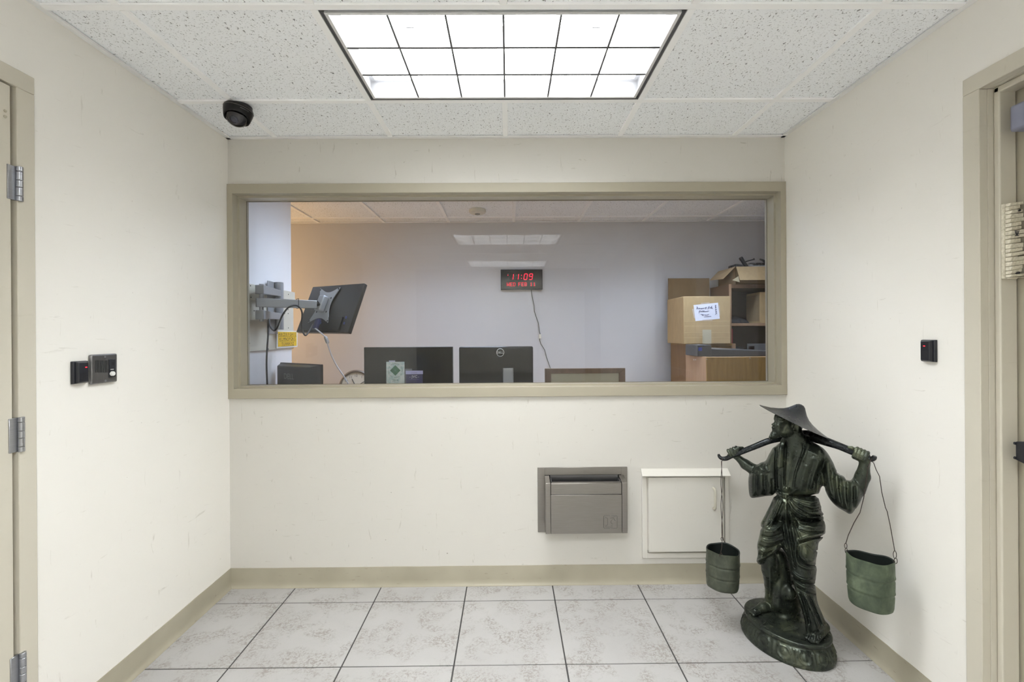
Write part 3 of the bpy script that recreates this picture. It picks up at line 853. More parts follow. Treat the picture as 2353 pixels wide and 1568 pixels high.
# ---- plain black display
def display_plain():
    Y = 2.98
    a, b = P(836, 798.5, Y), P(1040, 798.5, Y)
    t = thing('computer_monitor', ((a.x + b.x) / 2, Y, DZ), 'wide plain black display behind the small membership cards', 'monitor')
    Hh = .325
    MB().box(a.x, b.x, Y, Y + .035, a.z - Hh, a.z).build('screen_panel', M_dkgrey, t, .003)
    MB().box(a.x + .004, b.x - .004, Y - .0008, Y + .001, a.z - Hh + .02, a.z - .004).build('glossy_face', simple('black_screen', (.010, .0095, .0095, 1), .15, spec=.25), t)
    stand(t, (a.x + b.x) / 2, Y + .05, a.z - .12)
    MB().box((a.x + b.x) / 2 - .04, (a.x + b.x) / 2 + .04, Y + .034, Y + .055, a.z - .24, a.z - .12).build('stand_hinge', M_black, t)
display_plain()

# ---- glossy black back with round badge
def dell_mid():
    Y = 2.96
    a, b = P(1054.5, 797.5, Y), P(1225, 796, Y)
    t = thing('computer_monitor', ((a.x + b.x) / 2, Y, DZ), 'glossy black monitor back with a white round badge and silver stand', 'monitor')
    Hh = .31; zt = (a.z + b.z) / 2
    pn = MB().box(a.x, b.x, Y, Y + .03, zt - Hh, zt).build('back_shell', M_black_g, t, .010, seg=4)
    MB().box(a.x - .0005, a.x + .006, Y + .004, Y + .034, zt - Hh + .01, zt - .012).build('edge_strip', simple('silver_edge', (.45, .46, .48, 1), .25, .8), t, .002)
    s0, s1 = P(1155.5, 846, Y - .012), P(1180, 880, Y - .012)
    MB().box(s0.x, s1.x, Y - .012, Y - .0005, DZ + .01, s0.z).build('stand_column', simple('silver_stand', (.42, .43, .46, 1), .3, .7), t, .006, seg=3)
    MB().box(s0.x - .09, s1.x + .09, Y - .08, Y + .12, DZ + .0005, DZ + .014).build('stand_foot', M_black, t, .004)
    c = P(1149.5, 810.5, Y - .001); R = .0245
    rg = [c + V(R * .93 * math.cos(q), 0, R * math.sin(q)) for q in [2 * math.pi * i / 40 for i in range(40)]]
    wh = simple('badge_white', (.80, .82, .85, 1), .35, emit=None)
    MB().tube(rg, .0018, 6, True).build('badge_ring', wh, pn)
    MB().text('DELL', .0185, frame(c + V(0, -.0005, 0), V(1, 0, 0), V(0, 0, 1), V(0, -1, 0)), thick=.0004).build('badge_letters', wh, pn)
dell_mid()

# ---- dark wooden picture frame standing on the desk
def pic_frame():
    Y = 3.05
    a, b, c = P(1252, 845, Y), P(1437, 849, Y), P(1437, 876, Y)
    t = thing('picture_frame', ((a.x + b.x) / 2, Y, DZ), 'dark wooden picture frame with a plain beige panel on the desk', 'picture frame')
    x0, x1, z1 = a.x, b.x, (a.z + b.z) / 2; z0 = DZ + .002; w = .041; wt = .033
    pieces = [[(x0, z1), (x1, z1), (x1 - w, z1 - wt), (x0 + w, z1 - wt)], [(x0, z0), (x0, z1), (x0 + w, z1 - wt), (x0 + w, z0 + wt)],
              [(x1, z0), (x1, z1), (x1 - w, z1 - wt), (x1 - w, z0 + wt)], [(x0, z0), (x1, z0), (x1 - w, z0 + wt), (x0 + w, z0 + wt)]]
    for p in pieces:
        MB().prism([(q[0], Y, q[1]) for q in p], (0, .025, 0)).build('frame_rail', M_wood_d, t, .002)
    MB().box(x0 + w - .004, x1 - w + .004, Y + .012, Y + .02, z0 + wt - .004, z1 - wt + .004).build('panel', simple('beige_panel', (.42, .40, .30, 1), .6), t)
    MB().prism([(x0 + .2, Y + .024, z1 - .05), (x0 + .2, Y + .15, z0 - .0015), (x0 + .2, Y + .024, z0)], (.02, 0, 0)).build('easel_back', M_wood_d, t)
pic_frame()

# ---- round wall clock leaning on the table
def wall_clock():
    Y = 3.86
    c = P(818.5, 889, Y); R = abs(P(857, 889, Y).x - c.x)
    zc = max(c.z, DZ + R + .003)
    t = thing('analog_clock', (c.x, Y, zc - R), 'round analog clock with brown rim leaning behind the monitors', 'clock')
    M = Matrix.Translation((c.x, Y, zc)) @ Matrix.Rotation(math.radians(-6), 4, 'X') @ frame(V(0, 0, 0), V(1, 0, 0), V(0, 0, 1), V(0, -1, 0))
    MB(M).lathe([(R * .98, -.02), (R, -.012), (R, .012), (R * .93, .020), (R * .86, .014), (R * .85, .004)], 64).build('rim', simple('taupe_rim', (.14, .115, .095, 1), .35), t, smooth=35)
    fc = MB(M).lathe([(R * .86, .002), (R * .86, .006)], 64).build('dial', simple('cream_dial', (.62, .56, .46, 1), .6), t)
    mb = MB(M)
    for k in range(60):
        a = math.pi / 2 - k * math.pi / 30; rr = R * .82; l = .006 if k % 5 == 0 else .003
        p0 = V(rr * math.cos(a), rr * math.sin(a), .0066); p1 = V((rr - l) * math.cos(a), (rr - l) * math.sin(a), .0066)
        mb.tube([p0, p1], .0011 if k % 5 == 0 else .0006, 4)
    mb.build('minute_marks', M_ink, fc)['kind'] = 'stuff'
    for h in range(1, 13):
        a = math.pi / 2 - h * math.pi / 6
        MB(M).text(str(h), R * .20, Matrix.Translation((R * .66 * math.cos(a), R * .66 * math.sin(a), .0068))).build('numeral', M_ink, fc)
    for a, l, w in ((math.radians(118), .52, .0030), (math.radians(32), .72, .0022)):
        MB(M).tube([V(0, 0, .009), V(R * l * math.cos(a), R * l * math.sin(a), .009)], w, 6).build('hand', M_ink, t)
wall_clock()

# ---- LED wall clock with cord
SEG = {'0': 'abcdef', '1': 'bc', '9': 'abcdfg'}
DOT = {'W': ('10001', '10001', '10001', '10101', '10101', '11011', '10001'), 'E': ('11111', '10000', '10000', '11110', '10000', '10000', '11111'),
       'D': ('11110', '10001', '10001', '10001', '10001', '10001', '11110'), 'F': ('11111', '10000', '10000', '11110', '10000', '10000', '10000'),
       'B': ('11110', '10001', '10001', '11110', '10001', '10001', '11110'), '1': ('00100', '01100', '00100', '00100', '00100', '00100', '01110')}
def led_clock():
    yf = YO - .032
    a, b = P(1150.4, 619.6, yf), P(1246.9, 665.4, yf)
    W, Hh = b.x - a.x, a.z - b.z
    t = thing('digital_clock', ((a.x + b.x) / 2, YO, b.z), 'black wall clock with red digits and the date', 'digital clock')
    body = MB().box(a.x, b.x, yf, YO - .0005, b.z, a.z).build('case', M_black, t, .002)
    C = lambda cx, cy, off=.0006: V(a.x + (cx - 123) / 582 * W, yf - off, a.z - (cy - 118) / 277 * Hh)
    MB().box(a.x + .006, b.x - .006, yf - .0004, yf + .001, b.z + .006, a.z - .006).build('face', simple('clock_face', (.012, .009, .008, 1), .25), body)
    k = W / 582
    Mh = emis('red_segment_dots', (1, .02, .05, 1), 1.7); Ml = emis('red_segments', (1, .02, .05, 1), 3.0); Mdim = simple('unlit_segment', (.05, .012, .014, 1), .4)
    def seg(mb, cx0, cx1, s_, codes):
        top, bot = 180, 258; mid = (top + bot) / 2; sl = .14
        sh = lambda y: (bot - y) * sl * 1.0
        pts = {'a': ((cx0, top), (cx1, top)), 'b': ((cx1, top), (cx1, mid)), 'c': ((cx1, mid), (cx1, bot)), 'd': ((cx0, bot), (cx1, bot)),
               'e': ((cx0, mid), (cx0, bot)), 'f': ((cx0, top), (cx0, mid)), 'g': ((cx0, mid), (cx1, mid))}
        for ch in codes:
            (x0, y0), (x1, y1) = pts[ch]
            p0, p1 = C(x0 + sh(y0), y0, .0016), C(x1 + sh(y1), y1, .0016)
            d_ = (p1 - p0) * .09
            mb.tube([p0 + d_, p1 - d_], 4.0 * k, 6)
    mb = MB(); dim = MB()
    for cx0, cx1, ch in ((250, 292, '1'), (322, 364, '1'), (443, 485, '0'), (516, 558, '9')):
        mb = MB(); seg(mb, cx0, cx1, None, SEG[ch]); mb.build('digit', Ml, body)
        seg(dim, cx0, cx1, None, [c for c in 'abcdefg' if c not in SEG[ch]])
    for cx, cy in ((412, 199), (412, 241), (224, 197)):
        mb = MB(); p = C(cx, cy); mb.box(p.x - 4.5 * k, p.x + 4.5 * k, p.y - .001, p.y, p.z - 4.5 * k, p.z + 4.5 * k); mb.build('light_dot', Ml, body)
    dim.build('unlit_segments', Mdim, body)['kind'] = 'stuff'
    pl = MB()
    cell = 6.9
    for word, x0 in (('WED', 212), ('FEB', 370), ('11', 533)):
        for i, ch in enumerate(word):
            mb = MB()
            for r_, row in enumerate(DOT[ch]):
                for c_, bit in enumerate(row):
                    p = C(x0 + i * 43 + c_ * cell, 301 + r_ * 7.2)
                    q = 2.9 * k
                    (mb if bit == '1' else pl).box(p.x - q, p.x + q, p.y - .0008, p.y, p.z - q, p.z + q)
            mb.build('date_letter', Mh, body)
    pl.build('unlit_dots', simple('unlit_dot', (.16, .15, .13, 1), .5), body)['kind'] = 'stuff'
    MB().box(C(216, 177).x, C(236, 177).x, yf - .0008, yf, C(0, 182).z, C(0, 177).z).build('indicator_mark', simple('grey_mark', (.2, .2, .18, 1), .5), body)
    # cord
    pts = [P(px, py, YO - .008) for px, py in ((1220.5, 664), (1223, 683), (1227, 702), (1228, 716), (1233, 731), (1237.5, 744), (1239, 760), (1241.5, 769), (1240, 781), (1243, 791), (1252, 805), (1256, 822), (1264.5, 846))]
    pts += [V(pts[-1].x + .02, YO - .01, 1.0), V(pts[-1].x + .03, YO - .012, DZ + .006)]
    cd = MB().tube(pts, .0032, 8).build('cord', simple('brown_grey_cord', (.10, .095, .075, 1), .5), t, smooth=60)
    c = P(1241, 773.5, YO - .010); MB().box(c.x - .011, c.x + .011, c.y - .010, c.y + .008, c.z - .021, c.z + .021).build('inline_switch', M_cream_pl, cd, .003)
led_clock()

# ---- membership cards on the inner sill
def cards():
    Y = YG + .012
    a, b = P(887.6, 832, Y), P(929.6, 879, Y)
    z0 = SILL + .0006; z1 = a.z
    t = thing('membership_card', ((a.x + b.x) / 2, Y, z0), 'pale card with a green diamond and ring of letters on the sill', 'card')
    Mc = NT('mottled_pale_card'); n = noise(Mc, pos(Mc), 60, 4); Mc.link(ramp(Mc, n, [(.4, lin(188, 208, 214)), (.6, lin(222, 228, 232))]), Mc.b.inputs['Base Color'])
    MB().box(a.x, b.x, Y, Y + .002, z0, z1).build('card', Mc.m, t)
    S = .051 * 1e-3   # metres per crop unit (one crop pixel of the close-up)
    k = (b.x - a.x) / (1165 - 340)
    C = lambda cx, cy, off=.0004: V(a.x + (cx - 345) * k, Y - off, z1 - (cy - 335) * k)
    Mg = simple('card_green', lin(36, 98, 72), .5)
    MB().prism([C(755, 488), C(988, 728), C(755, 968), C(512, 728)], V(0, .0004, 0)).build('green_diamond', Mg, t)
    mb = MB(); Mw = simple('pale_green_line', lin(95, 150, 125), .5)
    ln = lambda p, q: mb.tube([C(*p, .0007), C(*q, .0007)], 5 * k, 4)
    ln((640, 850), (870, 610)); ln((640, 610), (870, 850))
    for q in range(4):
        cx, cy = 755, 728; aa = q * math.pi / 2
        pts = [(cx + 120 * math.cos(aa) + 120 * math.cos(u_), cy + 120 * math.sin(aa) + 120 * math.sin(u_)) for u_ in [aa + math.pi * (.5 + i / 10.) for i in range(11)]]
        mb.tube([C(x, y, .0007) for x, y in pts], 4 * k, 4)
    mb.build('diamond_lines', Mw, t)
    mb = MB(); Mt = simple('card_lettering', lin(70, 108, 112), .6)
    cx, cy, R = 755, 735, 318
    def arc(s, mid, step, r=R, size=82):
        n_ = len(s)
        for i, ch in enumerate(s):
            if ch == ' ': continue
            q = mid + (i - (n_ - 1) / 2) * step          # clockwise degrees from top
            qa = math.radians(q)
            p = C(cx + r * math.sin(qa), cy - r * math.cos(qa), .0006)
            xx = V(math.cos(qa), 0, -math.sin(qa)); yy = V(math.sin(qa), 0, math.cos(qa))
            mb.text(ch, size * k, frame(p, xx, yy, V(0, -1, 0)))
    arc('MEMBER', 0, 11.5, size=92)
    arc('-', -40, 10); arc('-', 40, 10)
    arc('THE', -66, 10.5); 
    # the rest reads round the bottom, letters upright
    def arc2(s, mid, step, size=78):
        n_ = len(s)
        for i, ch in enumerate(s):
            if ch == ' ': continue
            q = mid - (i - (n_ - 1) / 2) * step
            qa = math.radians(q)
            p = C(cx + R * math.sin(qa), cy - R * math.cos(qa), .0006)
            xx = V(-math.cos(qa), 0, math.sin(qa)); yy = V(-math.sin(qa), 0, -math.cos(qa))
            mb.text(ch, size * k, frame(p, xx, yy, V(0, -1, 0)))
    arc2('JEWELERS BOARD OF TRADE', 166, 9.9)
    mb.text('2014', 150 * k, frame(C(755, 1175, .0006), V(1, 0, 0), V(0, 0, 1), V(0, -1, 0)), sxx=.9)
    mb.build('lettering', Mt, t)
    mb2 = MB().box(C(462, 0).x, C(742, 0).x, Y + .0025, Y + .0035, z0, C(0, 275).z).build('backing_card', simple('lavender_card', lin(190, 192, 222), .6), t)
    # second, lower card
    Y2 = YG + .016
    c, d = P(932.1, 852.3, Y2), P(972, 876, Y2)
    k2 = (d.x - c.x) / (2000 - 1218)
    C2 = lambda cx_, cy_, off=.0004: V(c.x + (cx_ - 1218) * k2, Y2 - off, c.z - (cy_ - 735) * k2)
    t2 = thing('membership_card', ((c.x + d.x) / 2, Y2, z0), 'small navy card with white letters and lavender header on the sill', 'card')
    zb = z0
    MB().box(c.x + .002, d.x - .002, Y2 + .0002, Y2 + .002, zb, c.z - .001).build('card', simple('navy_card', lin(46, 44, 96), .4), t2)
    MB().box(c.x, d.x, Y2 - .0006, Y2 + .0012, C2(0, 895).z, c.z).build('header_strip', simple('lavender_strip', lin(178, 176, 222), .5), t2)
    MB().text('2017 MEMBER', 46 * k2, frame(C2(1600, 838, .0012), V(1, 0, 0), V(0, 0, 1), V(0, -1, 0))).build('header_text', simple('navy_text', lin(60, 60, 120), .6), t2)
    mb = MB(); mb.text('JVC', 165 * k2, frame(C2(1610, 1022, .0006), V(1, 0, 0), V(0, 0, 1), V(0, -1, 0)))
    for q in (1415, 1800): mb.box(C2(q - 20, 0).x, C2(q + 20, 0).x, Y2 - .0006, Y2, C2(0, 1035).z, C2(0, 1022).z)
    mb.build('card_letters', simple('white_print', lin(220, 220, 240), .5), t2)
    mb = MB()
    for q0, q1 in ((1400, 1505), (1530, 1660), (1690, 1815)):
        mb.box(C2(q0, 0).x, C2(q1, 0).x, Y2 - .0004, Y2, C2(0, 1140).z, C2(0, 1124).z)
    mb.build('small_print', simple('faint_print', lin(96, 92, 150), .5), t2)
    MB().box(C2(1180, 0).x, C2(1500, 0).x, Y2 + .003, Y2 + .004, zb, C2(0, 650).z).build('acrylic_back', simple('smoky_acrylic', lin(96, 96, 112), .3), t2)
cards()

# ---- boards, swivel arm and screen on the stub wall
def stub_gear():
    xb = XS + .0125
    y0 = D + .14; y1 = PXP(678, 700, xb).y
    zt = (PXP(576, 653, xb).z + PXP(678, 672, xb).z) / 2; zb = (PXP(576, 808, xb).z + PXP(676, 801, xb).z) / 2
    zm = PXP(576, 690, xb).z
    t = thing('backing_board', (XS, (y0 + y1) / 2, zb), 'cream screwed backing board on the white pillar', 'board')
    Mb = paint('cream_board', (.66, .64, .55, 1), .2)
    MB().box(XS + .0004, xb, y0, y1, zm, zt).build('upper_board', Mb, t, .001, seg=1)
    MB().box(XS + .0004, xb - .003, y0, y1 - .02, zb, zm - .001).build('lower_board', Mb, t, .001, seg=1)
    for px, py in ((575.5, 657), (576.5, 683.5), (585, 714.5), (574, 789.5), (662.5, 677), (663, 712), (663, 721), (655, 721), (663.5, 754), (617.5, 802.5)):
        c = PXP(px, py, xb)
        MB().lathe([(.004, -.001), (.0035, .0018), (.001, .0022)], 10, frame(V(xb if c.z > zm else xb - .003, c.y, c.z), (0, 1, 0), (0, 0, 1), (1, 0, 0))).build('screw', M_ink, t)
    # sign with the alphabet
    xs = xb + .001
    a = PXP(634.5, 762, xs).y; b = PXP(682.5, 762, xs).y
    s1, s0 = (PXP(636, 761.5, xs).z + PXP(681, 762, xs).z) / 2, (PXP(636, 798.5, xs).z + PXP(682, 796, xs).z) / 2
    sg = thing('alphabet_sign', (xs, (a + b) / 2, s0), 'yellow alphabet card in a white sleeve on the backing board', 'sign')
    MB().box(xs, xs + .003, a, b, s0 - .006, s1 + .004).build('sleeve', M_white_pl, sg)
    cd = MB().box(xs + .003, xs + .0045, a + .018, b - .018, s0 + .004, s1 - .004).build('yellow_card', simple('yellow_print', lin(238, 196, 30), .5), sg)
    mb = MB(); hh = (s1 - s0 - .008) / 3; ww = (b - a - .036)
    for r_, row in enumerate(('ABCDEFGHIJ', 'KLMNOPQRS', 'TUVWXYZ')):
        n_ = len(row); stp = ww / 10.2
        for i, ch in enumerate(row):
            y = (a + b) / 2 + (i - (n_ - 1) / 2) * stp; z = s1 - .004 - hh * (r_ + .5)
            mb.text(ch, hh * .92, frame(V(xs + .005, y, z), V(0, 1, 0), V(0, 0, 1), V(1, 0, 0)), sxx=1.15)
        z = s1 - .004 - hh * (r_ + .97); mb.box(xs + .0047, xs + .0052, (a + b) / 2 - stp * n_ / 2, (a + b) / 2 + stp * n_ / 2, z, z + hh * .05)
    mb.build('letters', M_ink, cd)

    # swivel arm
    yb = PXP(627, 700, xb).y
    arm = thing('monitor_arm', (xb, yb, PXP(627, 767, xb).z), 'silver double-jointed monitor arm bolted to the backing board', 'monitor arm')
    z1, z0 = PXP(628, 648, xb).z, PXP(628, 768, xb).z
    MB().box(xb, xb + .006, yb - .075, yb + .055, z0, z1).build('wall_bracket', M_silver, arm, .003)
    MB().lathe([(.027, z0 + .03), (.027, z1 - .002), (.02, z1)], 24, Matrix.Translation((xb + .0285, yb + .03, 0))).build('bracket_post', M_silver, arm, smooth=40)
    pv = P(601, 700, 2.90)
    far = V(xb + .026, yb + .035, 0)
    zA = (P(600, 656, 2.9).z, P(600, 676.5, 2.9).z); zB = (P(600, 713.5, 2.9).z, P(600, 734.5, 2.9).z)
    for (ht, lb) in (zA, zB):
        dirv = V(far.x - pv.x, far.y - pv.y, 0); L = dirv.length; dirv.normalize(); sd = V(-dirv.y, dirv.x, 0)
        A = V(pv.x, pv.y, 0) - dirv * .03; B = V(far.x, far.y, 0)
        w = .026
        q = lambda p, s_, z: V(p.x + sd.x * s_, p.y + sd.y * s_, z)
        MB().hexa([q(A, -w, lb), q(A, w, lb), q(B, w * .8, lb + .008), q(B, -w * .8, lb + .008)], [q(A, -w, ht), q(A, w, ht), q(B, w * .8, ht - .008), q(B, -w * .8, ht - .008)]).build('inner_link', M_silver, arm, .003)
    MB().lathe([(.013, zB[1] - .012), (.013, zA[0] + .008)], 18, Matrix.Translation((pv.x, pv.y, 0))).build('pivot_pin', M_hinge, arm, smooth=40)
    # outer link
    zc0, zc1 = P(600, 685, 2.88).z, P(600, 705.5, 2.88).z
    e = P(727, 700.5, 3.08)
    A = V(pv.x, pv.y, (zc0 + zc1) / 2); B = V(e.x, e.y, e.z)
    dv = (B - A); dv.z = 0; dv.normalize(); A = A - dv * .03; sd = V(-dv.y, dv.x, 0); hh = (zc0 - zc1) / 2
    MB().hexa([A + sd * .022 - V(0, 0, hh), A - sd * .022 - V(0, 0, hh), B - sd * .02 - V(0, 0, hh * .95), B + sd * .02 - V(0, 0, hh * .95)],
              [A + sd * .022 + V(0, 0, hh), A - sd * .022 + V(0, 0, hh), B - sd * .02 + V(0, 0, hh * .95), B + sd * .02 + V(0, 0, hh * .95)]).build('outer_link', M_silver, arm, .003)
    # screen frame of reference from its corners
    tl, trr, br, bl_ = P(716, 660, 3.30), P(834, 651, 3.02), P(803.5, 765, 2.90), P(683, 763, 3.18)
    cen = (tl + trr + br + bl_) / 4
    u = ((trr - tl) + (br - bl_)).normalized(); v = ((tl - bl_) + (trr - br)); v = (v - u * v.dot(u)).normalized(); n = u.cross(v)   # n towards camera
    if n.y > 0: n = -n
    Wd = ((trr - tl).length + (br - bl_).length) / 2; Hd = ((tl - bl_).length + (trr - br).length) / 2
    M = frame(cen, u, -n, v)
    mon = thing('computer_monitor', (cen.x, cen.y, cen.z - Hd / 2), 'black monitor carried tilted on the silver arm, back showing', 'monitor')
    bk = MB(M).box(-Wd / 2, Wd / 2, 0, .028, -Hd / 2, Hd / 2).build('back_shell', simple('charcoal_shell', (.022, .020, .020, 1), .32), mon, .004)
    MB(M).box(-Wd * .33, Wd * .33, -.010, .001, -Hd / 2 + .012, -Hd / 2 + .105).build('port_cover', M_dkgrey, mon, .002)
    Mb_ = simple('blue_port', (.06, .09, .28, 1), .4)
    for x_, z_, w_ in ((-.055, -.108, .012), (-.022, -.110, .012), (.205, -.07, .003), (.205, -.11, .003)):
        MB(M).box(x_ - w_ / 2, x_ + w_ / 2, -.0106, -.0096 if abs(x_) < .1 else .001, z_ - .008, z_ + .008).build('port', Mb_, mon)
    # butterfly plate
    pc = P(747.5, 703, 1.0); r_ = (pc - V(0, 0, ZC)); q_ = -n
    d_ = ((cen - V(0, 0, ZC)).dot(n)) / r_.dot(n); pcw = V(0, 0, ZC) + r_ * d_; loc = M.inverted() @ pcw
    out = []
    h, w, ww_ = .128, .104, .038
    corners = [(-1, 1), (1, 1), (1, -1), (-1, -1)]
    def side(p, q, depth):
        p, q = Vector(p), Vector(q); nrm = Vector((-(q - p).y, (q - p).x)).normalized()
        return [p.lerp(q, s_) + nrm * (depth * math.sin(math.pi * s_) ** 1.3) * -1 for s_ in [i / 10. for i in range(11)]]
    T = [Vector((-w, h)), Vector((w, h)), Vector((w, -h)), Vector((-w, -h))]
    poly = []
    for i in range(4):
        poly += side(T[i], T[(i + 1) % 4], .034 if i % 2 == 0 else .042)[:-1]
    Mp = M @ Matrix.Translation((loc.x, -.012, loc.z))
    vp = MB(Mp).prism([(p.x, 0, p.y) for p in poly], (0, .006, 0)).build('mount_plate', M_silver, arm, .001, seg=1)
    for x_, z_ in ((-.094, .116), (.094, .116), (.094, -.116), (-.094, -.116), (-.05, .05), (.05, .05), (-.05, -.05), (.05, -.05)):
        MB(Mp @ frame(V(x_, -.0005, z_), (1, 0, 0), (0, 0, 1), (0, -1, 0))).lathe([(.006, -.001), (.006, .0008)], 12).build('bolt_hole', M_ink, vp)
    kn = M @ V(loc.x - .01, -.03, loc.z)
    MB(M).box(loc.x - .025, loc.x + .03, -.055, -.012, loc.z - .055, loc.z + .055).build('tilt_head', M_silver, arm, .008)
    MB().tube([B, B + (kn - B) * .5, M @ V(loc.x, -.05, loc.z)], [.030, .028, .026], 14).build('knuckle_joint', M_dkgrey, arm, smooth=50)
    # cables
    def cab(pts, r, mat, name, par): return MB().tube(pts, r, 8).build(name, mat, par, smooth=60)
    def smooth_path(p, n_=6):
        out_ = []
        for i in range(len(p) - 1):
            p0, p1, p2, p3 = p[max(i - 1, 0)], p[i], p[i + 1], p[min(i + 2, len(p) - 1)]
            for j in range(n_):
                s_ = j / n_; out_.append(.5 * ((2 * p1) + (p2 - p0) * s_ + (2 * p0 - 5 * p1 + 4 * p2 - p3) * s_ ** 2 + (3 * p1 - p0 - 3 * p2 + p3) * s_ ** 3))
        return out_ + [p[-1]]
    kb = smooth_path([P(*q) for q in ((614, 882, 2.80), (612.5, 830, 2.82), (616, 770, 2.86), (618, 735, 2.88), (620, 748, 2.86), (629, 760, 2.85), (638, 752, 2.85), (648, 727, 2.85), (664, 706, 2.88), (683, 703, 2.92), (694, 718, 2.92), (693, 752, 2.93), (701, 771, 2.93), (710, 762, 2.97), (720, 745, 3.06))])
    kb = [V(kb[0].x, kb[0].y + .02, DZ + .006)] + kb
    cab(kb, .0052, M_rubber, 'power_cable', mon)
    for px_ in (684,):
        c = P(px_, 698, 3.005); MB().tube([c + V(.016, -.022, .031), c + V(.016, -.022, -.031), c + V(-.016, .022, -.031), c + V(-.016, .022, .031)], .0022, 6, True).build('cable_tie', M_rubber, arm)
    vg = [M @ V(loc.x + .012, -.012, loc.z - .145), M @ V(loc.x + .012, -.03, loc.z - .165)]
    plug = MB(M).box(loc.x - .006, loc.x + .03, -.034, -.010, -Hd / 2 + .018, -Hd / 2 + .085).build('video_plug', simple('navy_plug', (.018, .022, .10, 1), .4), mon, .004)
    p0 = M @ V(loc.x + .012, -.024, -Hd / 2 + .02)
    wp = smooth_path([p0] + [P(*q) for q in ((748.5, 776, 2.9), (754, 795, 2.9), (763, 820, 2.9), (775, 843, 2.9), (788, 862, 2.9), (801, 883, 2.9))]) 
    wp.append(V(wp[-1].x + .06, wp[-1].y, .90)); wp.append(V(wp[-1].x + .05, wp[-1].y, DZ + .006))
    wc = cab(wp, .0045, simple('pale_grey_cable', (.52, .52, .56, 1), .45), 'video_cable', mon)
    a_, b_ = P(747, 773, 2.9), P(754, 790, 2.9)
    cab([a_, a_.lerp(b_, .15), a_.lerp(b_, .85), b_], [.006, .011, .011, .006], M_silver, 'ferrite_bead', wc)
stub_gear()

# ---- ceiling detector in the office
def detector():
    c = PZP(1097, 484, H)
    t = thing('smoke_detector', (c.x, c.y, H), 'round cream smoke detector on the office ceiling', 'smoke detector')
    T = Matrix.Translation((c.x, c.y, H + .007))
    MB(T).lathe([(.070, 0), (.072, -.010), (.070, -.026), (.055, -.034), (.03, -.036)], 40).build('housing', M_cream_pl, t, smooth=40)
    MB(T).lathe([(.022, -.034), (.022, -.040), (.016, -.042)], 24).build('sensor', simple('dull_grey', (.2, .19, .16, 1), .5), t)
detector()

# ---- tall bookcase in the corner
def bookcase():
    yf, yb = 4.00, 4.37
    x0 = P(1675, 690, yf).x; x1 = x0 + .80; zt = P(1700, 653, yf).z
    t = thing('bookcase', ((x0 + x1) / 2, (yf + yb) / 2, 0), 'dark brown open bookcase in the office corner', 'bookcase')
    w = .022
    MB().box(x0, x0 + w, yf, yb, .0005, zt).build('side_panel', M_wood_d, t); MB().box(x1 - w, x1, yf, yb, .0005, zt).build('side_panel', M_wood_d, t)
    MB().box(x0, x0 + w, yf - .001, yf + .0005, .0005, zt).build('edge_band', M_wood_m, t)
    MB().box(x0 + w, x1 - w, yf, yb, zt - .035, zt - .002).build('top_panel', M_wood_d, t)
    MB().box(x0 + w, x1 - w, yb - .008, yb, .0005, zt - .035).build('back_panel', M_shelf_in, t)
    zs = P(1700, 743, yf).z
    for z in (zs, zs - .34, zs - .68):
        MB().box(x0 + w, x1 - w, yf + .004, yb - .008, z - .024, z).build('shelf', M_wood_m, t, .002)
    return x0, x1, zt, zs, yf, yb, w
BX0, BX1, BZT, BZS, BYF, BYB, BW = bookcase()
